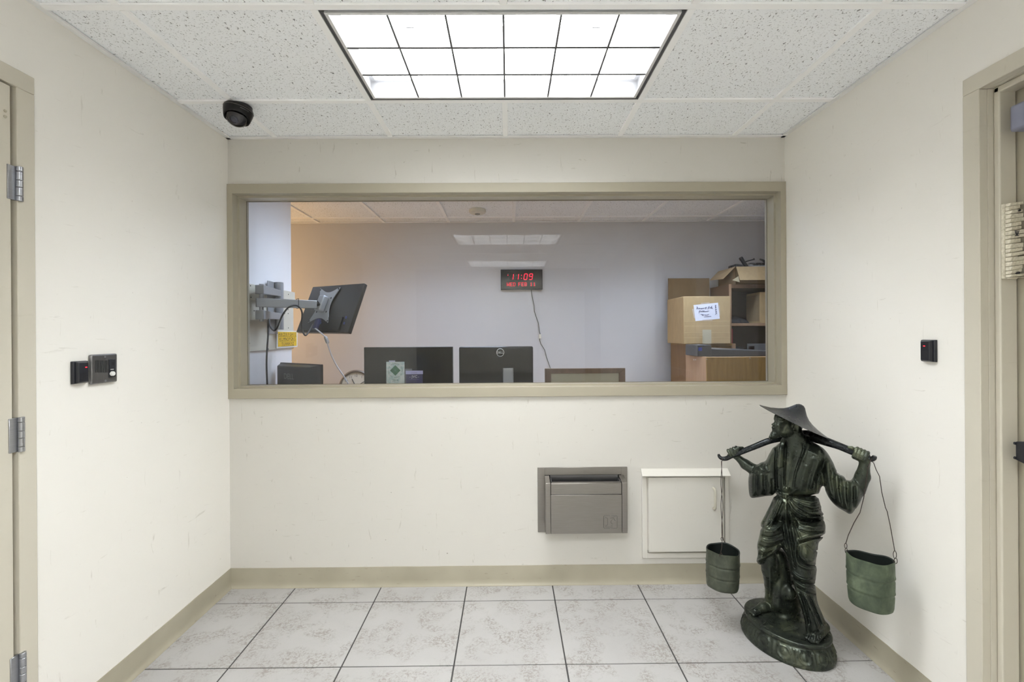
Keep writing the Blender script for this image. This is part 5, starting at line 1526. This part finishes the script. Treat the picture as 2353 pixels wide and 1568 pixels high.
    Fd.slab([(560, 700), (600, 740), (770, 690), (792, 742), (788, 800), (768, 824), (752, 838), (750, 888), (737, 938), (746, 988), (734, 1044), (741, 1092), (747, 1150), (772, 1208), (795, 1262), (800, 1300), (770, 1335), (700, 1340), (688, 1300), (682, 1245), (660, 1170), (640, 1110), (614, 1020), (598, 940), (580, 890), (552, 850), (545, 780)],
            lambda U, V_: 1.975 - .00015 * (U - 650) - .00006 * (V_ - 750), .064, .05, .012)
    # other leg: trouser, calf, foot
    Fd.slab([(452, 755), (540, 715), (605, 760), (596, 835), (555, 864), (520, 884), (482, 918), (452, 960), (426, 938), (438, 892), (430, 852), (444, 802)], lambda U, V_: 1.985 + .00010 * (V_ - 800), .056, .048, .012)
    Fd.chain([S(488, 905, 2.01), S(500, 985, 2.035), S(506, 1060, 2.065), S(500, 1130, 2.088), S(502, 1160, 2.100)], [.034, .032, .026, .020, .020], .008)
    heel, toe = PZP(*cpx(512, 1186), PLZ), PZP(*cpx(405, 1212), PLZ)
    up = Vector((0, 0, 1))
    Fd.chain([heel + up * .018, heel.lerp(toe, .45) + up * .018, heel.lerp(toe, .85) + up * .011], [.020, .020, .013], .008)
    fd = (toe - heel).normalized(); fs = Vector((-fd.y, fd.x, 0))
    if fs.y > 0: fs = -fs
    for i, (o, l) in enumerate(((.016, .010), (.008, .006), (.001, .002), (-.006, -.003), (-.012, -.008))):
        Fd.cone(heel.lerp(toe, .75) + fs * o * .8 + up * .010, toe + fd * l * .6 + fs * o + up * .007, .0085, .0065 if i else .008, .003)
    # foot under the wrapped leg
    h2, t2 = PZP(*cpx(782, 1304), PLZ), PZP(*cpx(722, 1358), PLZ)
    Fd.chain([h2 + up * .02, h2.lerp(t2, .5) + up * .02, t2 + up * .010], [.022, .024, .014], .010)
    fd2 = (t2 - h2).normalized(); fs2 = Vector((-fd2.y, fd2.x, 0))
    if fs2.x > 0: fs2 = -fs2
    for i, (o, l) in enumerate(((.020, .004), (.010, .008), (.001, .008), (-.008, .005), (-.016, -.001))):
        Fd.cone(h2.lerp(t2, .7) + fs2 * o * .8 + up * .012, t2 + fd2 * l + fs2 * o + up * .007, .009, .0072 if i else .009, .0025)
    # rock between the legs
    Fd.slab([(515, 862), (590, 872), (622, 985), (650, 1090), (670, 1180), (640, 1225), (560, 1222), (505, 1195), (512, 1110), (520, 1010), (510, 930)], 2.062, .05, .035, .012)
    Fd.ell(S(600, 1100, 2.01), ((1, 0, 0), (0, 1, 0), (0, 0, 1)), (.026, .026, .032), .012)
    Fd.ell(PZP(*cpx(575, 1215), PLZ), ((1, 0, 0), (0, 1, 0), (0, 0, 1)), (.045, .04, .026), .015)
    # neck and head (turned to the man's right, chin lifted)
    Fd.chain([S(618, 258, 1.950), S(628, 300, 1.952), S(640, 348, 1.957)], [.036, .040, .052], .012)
    hf = Vector((-.93, -.34, .02)).normalized(); hs = Vector((.34, -.93, 0)).normalized(); hu = hf.cross(hs) * -1
    if hu.z < 0: hu = -hu
    ax = (hf, hs, hu)
    mid = lambda U, V_: 1.948 + .00029 * (U - 612)
    md = lambda u_: 1.948 + .00029 * (u_ - 612)
    Fd.slab([(560, 150), (536, 160), (527, 175), (526, 195), (530, 210), (524, 228), (524, 250), (532, 268), (550, 282), (580, 290), (622, 286), (656, 262), (676, 233), (671, 200), (642, 168), (600, 152)], mid, .046, .036, .006)
    Fd.slab([(548, 165), (527, 165), (522, 174), (522, 190), (527, 198), (519, 209), (505, 217), (509, 223), (518, 226), (508, 233), (510, 239), (516, 242), (511, 247), (516, 254), (513, 262), (500, 268), (496, 278), (493, 290), (503, 294), (525, 293), (550, 287), (570, 270), (570, 190)], mid, .0125, .012, .010)
    Fd.cone(S(532, 190, md(532) - .004), S(566, 188, 1.900), .0080, .0070, .006)     # brow
    Fd.ell(S(521, 219, md(521) - .009), ax, (.009, .0065, .0060), .003)                # nostril wing
    Fd.ell(S(553, 204, 1.884), ax, (.015, .012, .0085), .005, True)                    # eye socket
    Fd.ell(S(552, 204, 1.897), ax, (.0105, .0085, .0065), .0025)                       # eye under heavy lid
    Fd.cone(S(541, 207, 1.893), S(563, 207, 1.886), .0016, .0016, .001, True)          # lid line
    Fd.cone(S(540, 199, 1.897), S(566, 201, 1.887), .0036, .0034, .003)                # upper lid fold
    Fd.ell(S(556, 222, 1.897), ax, (.020, .010, .009), .006)                           # cheekbone
    Fd.ell(S(580, 246, 1.884), ax, (.016, .010, .015), .010, True)                     # hollow cheek
    Fd.cone(S(517, 234, md(517)), S(536, 238, 1.908), .0065, .0045, .004)              # upper lip
    Fd.cone(S(518, 247, md(518)), S(534, 248, 1.910), .0055, .0040, .004)              # lower lip
    Fd.cone(S(506, 240.5, md(510)), S(540, 243, 1.898), .0018, .0014, .001, True)      # mouth line
    Fd.chain([S(536, 258, 1.918), S(522, 272, 1.922), S(504, 286, 1.922)], [.014, .014, .008], .006)   # goatee
    rb = random.Random(11)
    for i in range(7):
        d0, d1 = rb.uniform(-3, 3), rb.uniform(-4, 4); yy = 1.904 + .0022 * abs(i - 2)
        Fd.chain([S(522 + 5 * i + d0, 262 + 2 * i, yy + .003), S(511 + 5 * i, 276 + d1, yy), S(497 + 6 * i + d1, 292 - .6 * i + d0 * .5, yy + .010)], [.0026, .0030, .0016], .0012)
    ear = [S(633 + 14 * math.cos(q), 234 + 23 * math.sin(q), 1.901) for q in [math.radians(d) for d in range(-175, 120, 24)]]
    Fd.chain(ear, [.0040] * len(ear), .003)
    Fd.ell(S(635, 236, 1.908), ax, (.012, .008, .018), .004)
    Fd.ell(S(633, 234, 1.898), ax, (.0070, .0055, .011), .003, True)
    Fd.cone(S(641, 256, 1.902), S(636, 262, 1.903), .0045, .0040, .003)
    # collar lapels stand proud at the neck
    Fd.chain([S(690, 292, 1.945), S(700, 330, 1.918), S(676, 400, 1.898)], [.010, .010, .008], .008)
    Fd.chain([S(572, 306, 1.975), S(560, 350, 1.962), S(553, 430, 1.955)], [.012, .013, .012], .008)
    # hands closed round the pole
    def hand(c0, c1, n_toward, rp, thumb, fr=.0062):
        d = (c1 - c0).normalized(); n1 = (n_toward - d * n_toward.dot(d)).normalized(); n2 = d.cross(n1)
        for i in range(4):
            c = c0.lerp(c1, (i + .5) / 4); rr = rp + fr * .75; ln = (250, 270, 262, 235)[i]
            arc = [c + (n1 * math.cos(math.radians(q)) + n2 * math.sin(math.radians(q))) * rr for q in range(-60, ln - 60, 22)]
            rs = [fr * (1.06 - .22 * k / len(arc) + .10 * (k % 4 == 1)) for k in range(len(arc))]
            Fd.chain(arc, rs, .0016)
        Fd.cone(c0.lerp(c1, .1) - up * rp * 1.1, c0.lerp(c1, .9) - up * rp * 1.1, .011, .012, .006)
        Fd.chain(thumb, [.0075, .0068, .0055], .003)
    tow = Vector((-.5, -.84, .25)).normalized()
    hand(S(282, 372, 2.128), S(338, 350, 2.112), tow, .0118, [S(318, 352, 2.105), S(335, 342, 2.100), S(356, 340, 2.098)])
    hand(S(940, 362, 1.815), S(1012, 392, 1.785), tow, .0145, [S(945, 352, 1.810), S(928, 342, 1.806), S(912, 338, 1.812)], .0068)
    Fd.cone(S(322, 384, 2.118), S(312, 366, 2.118), .0135, .014, .008)
    Fd.cone(S(990, 400, 1.795), S(978, 380, 1.798), .016, .018, .008)
    # folds of the cloth
    P_, N_ = 1, -1
    strokes = [
        ([(582, 306), (580, 400), (574, 480), (578, 552)], 7, -.010), ([(558, 330), (548, 430), (540, 520), (545, 570)], 10, .005), ([(532, 350), (528, 450), (536, 560)], 8, -.005),
        ([(672, 318), (678, 350), (650, 420), (628, 490), (622, 550)], 6, -.007), ([(692, 310), (694, 350), (664, 425), (641, 490), (638, 560)], 8, .006),
        ([(612, 350), (604, 430), (598, 520)], 20, -.005), ([(640, 360), (625, 380)], 8, .003), ([(636, 385), (620, 402)], 8, .003), ([(596, 365), (588, 385)], 7, .003), ([(592, 395), (586, 412)], 7, .003),
        ([(690, 430), (668, 500), (660, 570)], 13, .006), ([(735, 400), (710, 470), (690, 570)], 12, -.006), ([(757, 405), (738, 460), (715, 520), (708, 570)], 10, .006), ([(772, 440), (752, 505), (742, 575)], 8, -.008), ([(762, 470), (755, 540), (735, 580)], 7, .006),
        ([(728, 505), (712, 540), (728, 565), (742, 535), (728, 505)], 6, .005), ([(700, 350), (740, 380), (790, 390)], 14, .004), ([(720, 380), (765, 402)], 9, -.004),
        ([(640, 560), (600, 590), (560, 580)], 7, .004), ([(576, 548), (590, 560), (600, 545)], 6, .006),
        # right sleeve
        ([(785, 400), (778, 470), (795, 560)], 9, -.007), ([(805, 410), (800, 490), (820, 590)], 10, .006), ([(826, 440), (825, 520), (845, 620)], 8, -.006), ([(848, 470), (848, 550), (868, 640)], 9, .006), ([(868, 500), (868, 570), (886, 655)], 7, -.006),
        ([(888, 510), (888, 590), (904, 672)], 9, .006), ([(908, 525), (906, 600), (914, 660)], 6, -.006), ([(926, 520), (928, 600), (926, 685)], 8, .006), ([(942, 540), (944, 600), (938, 665)], 8, -.010), ([(962, 590), (956, 625), (940, 660)], 9, .004),
        ([(852, 478), (875, 496), (890, 512)], 8, .008), ([(900, 512), (925, 522), (942, 505)], 7, .006), ([(846, 466), (872, 484)], 5, -.005),
        # left sleeve
        ([(508, 370), (492, 420), (500, 470)], 11, .006), ([(478, 420), (470, 440), (490, 470)], 8, .008), ([(440, 432), (452, 455), (470, 462)], 9, .008), ([(460, 425), (470, 452)], 6, -.006), ([(412, 468), (406, 540), (408, 596)], 10, .005),
        ([(432, 480), (430, 540), (428, 595)], 7, -.007), ([(450, 475), (452, 540), (455, 592)], 9, .007), ([(470, 480), (474, 540), (476, 588)], 7, -.006), ([(488, 480), (496, 540), (500, 585)], 9, .006), ([(512, 500), (514, 550), (512, 584)], 7, -.006), ([(400, 598), (450, 592), (518, 584)], 6, .005),
        # sash and knot
        ([(530, 566), (555, 588), (578, 598)], 9, .012), ([(582, 590), (584, 604)], 10, .016), ([(600, 588), (680, 596), (750, 584)], 5, -.007), ([(596, 600), (630, 640), (700, 682), (786, 688)], 9, .013), ([(598, 598), (650, 632), (720, 655), (768, 650)], 8, .010),
        ([(610, 598), (680, 622), (755, 628)], 7, .006), ([(592, 612), (620, 668), (680, 708), (784, 704)], 8, .010), ([(604, 612), (640, 655), (700, 692), (770, 694)], 4, -.007), ([(610, 606), (660, 640), (730, 668)], 4, -.007), ([(590, 630), (610, 690), (670, 726), (782, 722)], 7, -.010),
        ([(640, 660), (700, 690), (760, 672)], 5, .004),
        # skirt
        ([(572, 625), (545, 690), (522, 745)], 12, -.009), ([(545, 600), (515, 670), (480, 740)], 13, .008), ([(562, 612), (530, 690), (500, 758)], 6, .005), ([(520, 620), (490, 690), (462, 742)], 7, -.005), ([(455, 750), (480, 745), (510, 720)], 9, .006),
        ([(582, 640), (582, 730), (602, 830), (616, 930)], 8, .007), ([(596, 650), (600, 760), (622, 880), (634, 980)], 6, -.006), ([(606, 650), (616, 760), (640, 880)], 8, .006), ([(566, 700), (572, 780), (594, 870)], 6, -.006), ([(625, 680), (640, 770), (668, 830)], 8, -.005),
        ([(640, 730), (700, 760), (785, 752)], 10, .005), ([(650, 770), (710, 790), (782, 780)], 7, -.005), ([(650, 838), (700, 822), (770, 806), (788, 796)], 6, -.012), ([(646, 826), (700, 806), (786, 784)], 8, .008), ([(690, 740), (740, 770)], 8, .004),
        ([(644, 830), (628, 880), (640, 950), (690, 975), (742, 978)], 9, .008), ([(660, 850), (650, 900), (690, 940), (738, 930)], 8, .006), ([(652, 870), (646, 920), (690, 958), (740, 956)], 5, -.006), ([(690, 850), (720, 880), (748, 880)], 8, -.006),
        ([(612, 985), (650, 1022), (700, 1034), (738, 1026)], 8, .009), ([(614, 1005), (650, 1045), (736, 1056)], 5, -.008), ([(625, 1040), (670, 1070), (738, 1088)], 8, .008), ([(640, 1065), (690, 1096), (740, 1112)], 5, -.007),
        ([(640, 1090), (668, 1160), (692, 1250), (696, 1320)], 7, .006), ([(660, 1100), (690, 1180), (710, 1270)], 6, -.006), ([(676, 1105), (715, 1180), (745, 1260), (756, 1300)], 8, .007), ([(700, 1110), (735, 1190), (770, 1270)], 6, -.006), ([(722, 1120), (752, 1200), (786, 1280)], 7, .004),
        # trouser of the other leg
        ([(470, 775), (520, 780), (560, 745)], 9, .006), ([(456, 800), (500, 815), (560, 790)], 8, -.006), ([(448, 820), (500, 842), (575, 815)], 9, .007), ([(440, 850), (490, 868), (560, 838)], 7, -.006), ([(440, 872), (485, 892), (545, 862)], 8, .006), ([(432, 934), (478, 914), (520, 884), (555, 860)], 6, .010), ([(440, 900), (470, 905), (510, 880)], 6, -.004),
        # shin and foot sinews
        ([(500, 960), (505, 1060), (500, 1130)], 7, .004), ([(716, 1318), (706, 1345)], 3, -.003), ([(732, 1322), (728, 1350)], 3, -.003), ([(746, 1322), (746, 1350)], 3, -.003), ([(758, 1318), (762, 1344)], 3, -.003),
    ]
    st2 = []
    for pts_, w_, h_ in strokes:
        um = sum(p[0] for p in pts_) / len(pts_); vm = sum(p[1] for p in pts_) / len(pts_)
        if vm < 660 and (um > 770 or um < 525): w_, h_ = w_ * 1.35, h_ * .62
        elif vm < 575 and um > 640: w_, h_ = w_ * 1.25, h_ * .75
        st2.append((pts_, w_, h_))
    strokes = st2
    R = Fd.relief(strokes)
    rnd = np.random.RandomState(5)
    m_ = (np.minimum(Fd.F, .03) < .02)
    Fd.F -= R[:, :, None] * np.clip((2.06 - Fd.y) / .06 + (Fd.U[:, :, None] < 560) * .8, 0, 1)
    pts, quads = surface_nets(Fd.F)
    u = Fd.u[0] + pts[:, 0] * Fd.du; v = Fd.v[0] + pts[:, 1] * Fd.du; y = Fd.y[0] + pts[:, 2] * Fd.dy
    px, py = 1550 + u / 2.2783, 880 + v / 2.2783
    a = (px - 1176.5) / F_PX; b = -(py - CY) / F_PX
    dx = CF.x + a * CR.x + b * CU.x; dy_ = CF.y + a * CR.y + b * CU.y; dz = CF.z + a * CR.z + b * CU.z
    W = np.stack([dx / dy_ * y, y, ZC + dz / dy_ * y], 1)
    # light smoothing keeps the cast look
    n = len(W); e0 = np.concatenate([quads[:, [0, 1]], quads[:, [1, 2]], quads[:, [2, 3]], quads[:, [3, 0]]])
    for lam in (.5, -.40):
        acc = np.zeros_like(W); cnt = np.zeros(n)
        for c in range(3): acc[:, c] = np.bincount(e0[:, 0], W[e0[:, 1], c], n) + np.bincount(e0[:, 1], W[e0[:, 0], c], n)
        cnt = np.bincount(e0[:, 0], minlength=n) + np.bincount(e0[:, 1], minlength=n)
        W += lam * (acc / np.maximum(cnt, 1)[:, None] - W)
    W[:, 2] = np.maximum(W[:, 2], PLZ - .0015)
    # keep only the biggest connected piece
    lab = np.arange(n)
    for _ in range(400):
        l2 = lab.copy(); np.minimum.at(l2, e0[:, 0], lab[e0[:, 1]]); np.minimum.at(l2, e0[:, 1], lab[e0[:, 0]]); l2 = l2[l2]
        if (l2 == lab).all(): break
        lab = l2
    big = np.bincount(lab).argmax(); keep = lab == big
    newi = np.cumsum(keep) - 1; quads = newi[quads[keep[quads].all(1)]]; W = W[keep]
    me = bpy.data.meshes.new('figure'); me.vertices.add(len(W)); me.vertices.foreach_set('co', W.astype(np.float32).ravel())
    me.loops.add(quads.size); me.loops.foreach_set('vertex_index', quads.astype(np.int32).ravel())
    me.polygons.add(len(quads)); me.polygons.foreach_set('loop_start', np.arange(0, quads.size, 4, dtype=np.int32))
    me.update(calc_edges=True); me.validate(); me.shade_smooth(); me.materials.append(M_bronze)
    fig = bpy.data.objects.new('figure', me); COL.objects.link(fig); setpar(fig, st)
    print('figure faces', len(quads), 'labels', len(np.unique(lab)))

    # ---------------- conical hat
    rc = S(618, 199, 1.945)
    px_m = 1.945 / F_PX / 2.2783
    ar = (S(772, 268, 1.945) - S(465, 130, 1.945)).normalized()
    au = (S(648, 108, 1.945) - rc); au = (au - ar * au.dot(ar)).normalized()
    view = (rc - Vector((0, 0, ZC))).normalized()
    dep = ar.cross(au)
    if dep.y < 0: dep = -dep
    # lean the crown a little away so the rim shows nearly edge-on
    lean = math.radians(-7.8); au2 = (au * math.cos(lean) + dep * math.sin(lean)).normalized(); dep2 = ar.cross(au2).normalized()
    hp = [(168, -1.5), (168, 0), (150, 4), (117, 13), (86, 25), (62, 39), (45, 55), (32, 72), (22, 86), (12, 94), (2, 96)]
    hat_n = 120
    vs_, fs_ = [], []
    for r, h in hp:
        for j in range(hat_n):
            q = 2 * math.pi * j / hat_n
            rb = 1 + .0035 * math.cos(q * 20) * (20 < r < 160)
            vs_.append(rc + ar * (r * rb * UM * math.cos(q)) + dep2 * (r * rb * UM * math.sin(q)) + au2 * (h * UM * 1.0))
    for r, h in [(160, -1.5), (117, 6), (86, 18), (60, 32), (30, 62), (2, 80)]:
        for j in range(hat_n):
            q = 2 * math.pi * j / hat_n
            vs_.append(rc + ar * (r * UM * math.cos(q)) + dep2 * (r * UM * math.sin(q)) + au2 * (h * UM))
    K = len(hp)
    for i in range(K - 1):
        for j in range(hat_n): fs_.append((i * hat_n + j, i * hat_n + (j + 1) % hat_n, (i + 1) * hat_n + (j + 1) % hat_n, (i + 1) * hat_n + j))
    fs_.append(tuple((K - 1) * hat_n + j for j in range(hat_n)))
    for i in range(5):
        for j in range(hat_n): fs_.append(((K + i) * hat_n + j, (K + i) * hat_n + (j + 1) % hat_n, (K + i + 1) * hat_n + (j + 1) % hat_n, (K + i + 1) * hat_n + j))
    for j in range(hat_n): fs_.append((j, (j + 1) % hat_n, K * hat_n + (j + 1) % hat_n, K * hat_n + j))
    hat = MB().add(vs_, fs_).build('conical_hat', M_bronze_hat, st, smooth=50)
    mb = MB()
    for q in (200, 222, 238, 252, 268, 284):
        qa = math.radians(q)
        mb.tube([rc + ar * (r * UM * math.cos(qa)) + dep2 * (r * UM * math.sin(qa)) + au2 * (h * UM + .0004) for r, h in ((20, 88), (32, 72.5), (45, 55.5), (62, 39.5), (86, 25.5), (112, 15))], .00045, 4)
    mb.build('hat_seams', simple('pale_seam', (.20, .22, .22, 1), .4, .5), hat)

    # ---------------- shoulder pole
    def py_(u):
        base = 1.970 - .00042 * (u - 650) if u < 650 else 1.970 - .00050 * (u - 650)
        return base + .055 * math.exp(-((u - 640) / 105) ** 2)
    ctl = [(230, 374, 6), (236, 388, 9.5), (250, 397, 11), (272, 396, 13), (300, 382, 13.5), (350, 362, 14.5), (420, 334, 16), (490, 306, 17), (560, 288, 19), (625, 274, 22), (690, 274, 27), (745, 290, 27), (800, 310, 22), (860, 331, 18.5), (930, 360, 17.5), (985, 384, 16), (1015, 396, 14), (1030, 401, 12), (1043, 394, 12), (1048, 384, 9)]
    pts = [S(u_, v_, py_(u_)) for u_, v_, r in ctl]; rr = [r * UM for _, _, r in ctl]
    sp, sr = [], []
    for i in range(len(pts) - 1):
        p0, p1, p2, p3 = pts[max(i - 1, 0)], pts[i], pts[i + 1], pts[min(i + 2, len(pts) - 1)]
        for j in range(5):
            s_ = j / 5; sp.append(.5 * ((2 * p1) + (p2 - p0) * s_ + (2 * p0 - 5 * p1 + 4 * p2 - p3) * s_ ** 2 + (3 * p1 - p0 - 3 * p2 + p3) * s_ ** 3)); sr.append(rr[i] + (rr[i + 1] - rr[i]) * s_)
    sp.append(pts[-1]); sr.append(rr[-1])
    MB().tube(sp, sr, 20).build('shoulder_pole', M_bronze_pole, st, smooth=60)
    return py_

PY = build_statue()

# ---- the two buckets hanging from the pole on wire
def bucket(C, l1, s1, h, lean, mat, label, wires, knots, taper=.93):
    """C rim centre, l1 long half-axis vector, s1 short half-axis vector"""
    up = Vector((0, 0, 1))
    t = thing('bucket', (C.x, C.y, C.z - h), label, 'bucket', 'bronze buckets hanging from the shoulder pole')
    n = 96; wall = .004
    prof = [(1.0, 0.0), (1.012, .004), (1.0, .012)]
    for i in range(1, 40):
        z = .012 + (h - .022) * i / 40
        k = 1.0 + .025 * math.sin(math.pi * i / 40)
        for zr in (.36, .66):
            d = (z / h - zr) * h
            k += .022 * math.exp(-((d + .005) / .005) ** 2) - .040 * math.exp(-((d - .003) / .0032) ** 2)
        prof.append((k, z))
    prof += [(.985, h - .008), (.96, h - .002), (.90, h)]
    vs_, fs_ = [], []
    rnd = random.Random(label); ph = rnd.random() * 6
    def pt(k, z, q, inner=0):
        tp = 1 - (1 - taper) * (z / h) ** 1.5
        L = l1.length; Sx = s1.length
        a = l1.normalized() * ((L * k * tp - inner) * math.cos(q)); b = s1.normalized() * ((Sx * k * tp - inner) * math.sin(q))
        wob = .0035 * math.cos(2 * q + .4) + .0016 * math.sin(5 * q + ph)
        return C + a + b - up * (z - wob * (1 if z < h * .5 else .6)) + lean * z
    for k, z in prof:
        for j in range(n): vs_.append(pt(k, z, 2 * math.pi * j / n))
    K = len(prof)
    for i in range(K - 1):
        for j in range(n): fs_.append((i * n + j, i * n + (j + 1) % n, (i + 1) * n + (j + 1) % n, (i + 1) * n + j))
    fs_.append(tuple((K - 1) * n + j for j in range(n)))
    MB().add(vs_, fs_).build('shell', mat, t, smooth=50)
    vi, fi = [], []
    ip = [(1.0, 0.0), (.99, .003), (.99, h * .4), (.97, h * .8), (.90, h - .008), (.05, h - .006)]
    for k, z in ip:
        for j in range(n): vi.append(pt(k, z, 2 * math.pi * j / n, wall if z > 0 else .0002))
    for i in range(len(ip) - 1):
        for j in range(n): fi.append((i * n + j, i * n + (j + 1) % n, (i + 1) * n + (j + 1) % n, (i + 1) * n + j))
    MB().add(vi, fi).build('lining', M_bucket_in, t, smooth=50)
    Mw = simple('dark_wire', (.035, .022, .018, 1), .45, .4)
    for w in wires: MB().tube(w, .0014, 6).build('hanging_wire', Mw, t, smooth=60)
    for kn in knots: MB().tube(kn, .0011, 6, True).build('wire_loop', Mw, t)
    return t
def loop(c, w, h, ax=Vector((1, 0, 0))):
    return [c + ax * (w * math.cos(q)) + Vector((0, 0, h * math.sin(q))) for q in [2 * math.pi * i / 14 for i in range(14)]]
# bucket by the wall on the right
def right_bucket():
    zr = .502
    a, b = PZP(1943.5, 1268, zr), PZP(2057, 1293, zr)
    C = (a + b) / 2; l1 = (b - a) / 2; s1 = Vector((-l1.y, l1.x, 0)).normalized() * .049
    if s1.y > 0: s1 = -s1
    tip = S(1022, 398, PY(1022)); tip2 = S(1040, 402, PY(1040))
    ea, eb = C - l1 * .99, C + l1 * .99
    def path(p, q, mids): return [p] + [p.lerp(q, s_) + Vector(o) for s_, o in mids] + [q]
    top1 = tip + Vector((-.004, -.013, .004)); top2 = tip2 + Vector((0, -.002, -.012))
    ea1 = ea + Vector((-.001, 0, .030)); eb1 = eb + Vector((0, 0, .040))
    w1 = path(top1, ea1, [(.10, (-.012, -.012, 0)), (.25, (-.006, -.014, 0)), (.45, (.004, -.014, 0)), (.62, (.010, -.010, 0)), (.75, (.004, -.004, 0)), (.9, (0, 0, 0))])
    w2 = path(top2, eb1, [(.08, (.003, 0, 0)), (.16, (.010, 0, 0)), (.35, (.004, 0, 0)), (.52, (.004, 0, 0)), (.56, (.007, 0, 0)), (.70, (.006, 0, 0)), (.85, (.003, 0, 0))])
    hookw = [top1, tip + Vector((.002, .004, .014)), tip + Vector((.006, .013, 0)), tip2 + Vector((.002, .006, -.012)), top2]
    k = [loop(ea + Vector((-.001, 0, .022)), .004, .010, l1.normalized()), loop(ea + Vector((0, -.001, .004)), .0035, .010, l1.normalized()), loop(eb + Vector((0, 0, .028)), .0045, .014, l1.normalized()), loop(eb + Vector((.002, -.001, .006)), .0045, .010, l1.normalized())]
    bucket(C, l1, s1, .186, Vector((.05, 0, 0)) * .25, M_bucket, 'mottled green bronze bucket hanging in front of the plain side wall', [w1, w2, hookw], k, .93)
right_bucket()
def left_bucket():
    zr = .361
    l, r = PZP(1623.3, 1254, zr), PZP(1700, 1271, zr)
    C = (l + r) / 2; s1 = (r - l) / 2; l1 = Vector((-s1.y, s1.x, 0)).normalized() * .066
    if l1.y > 0: l1 = -l1
    tip = S(246, 398, PY(246))
    knot = P(1659.5, 1237, C.y)
    n_ = 26; w = []
    for ph in (0, math.pi):
        pl = []
        for i in range(n_ + 1):
            s_ = i / n_; amp = .0035 * math.sin(math.pi * min(1, s_ * 1.0)) + .0006
            q = ph + s_ * 9.5
            pl.append(tip.lerp(knot, s_) + Vector((amp * math.cos(q), amp * math.sin(q), -.010 if i == 0 else 0)))
        w.append(pl)
    fr, bk = C + l1 * .98, C - l1 * .98
    w.append([knot, knot.lerp(fr, .6) + Vector((0, -.004, .0)), fr + Vector((0, 0, .012))]); w.append([knot, bk + Vector((0, 0, .006))])
    hook = [tip + Vector((-.002, -.012, -.008)), tip + Vector((-.001, -.006, .010)), tip + Vector((.001, .006, .010)), tip + Vector((.002, .012, -.008))]
    w.append(hook)
    w.append([fr + Vector((0, -.002, .012)), fr + Vector((-.006, -.003, .002)), fr + Vector((-.007, -.004, -.006))]); w.append([fr + Vector((0, -.002, .012)), fr + Vector((.006, -.003, .002)), fr + Vector((.008, -.004, -.007))])
    bucket(C, l1, s1, .170, Vector((-.02, 0, 0)), M_bucket2, 'olive bronze bucket hanging in front of the wall hatch', w, [loop(knot + Vector((0, 0, -.004)), .006, .008)], .97)
left_bucket()
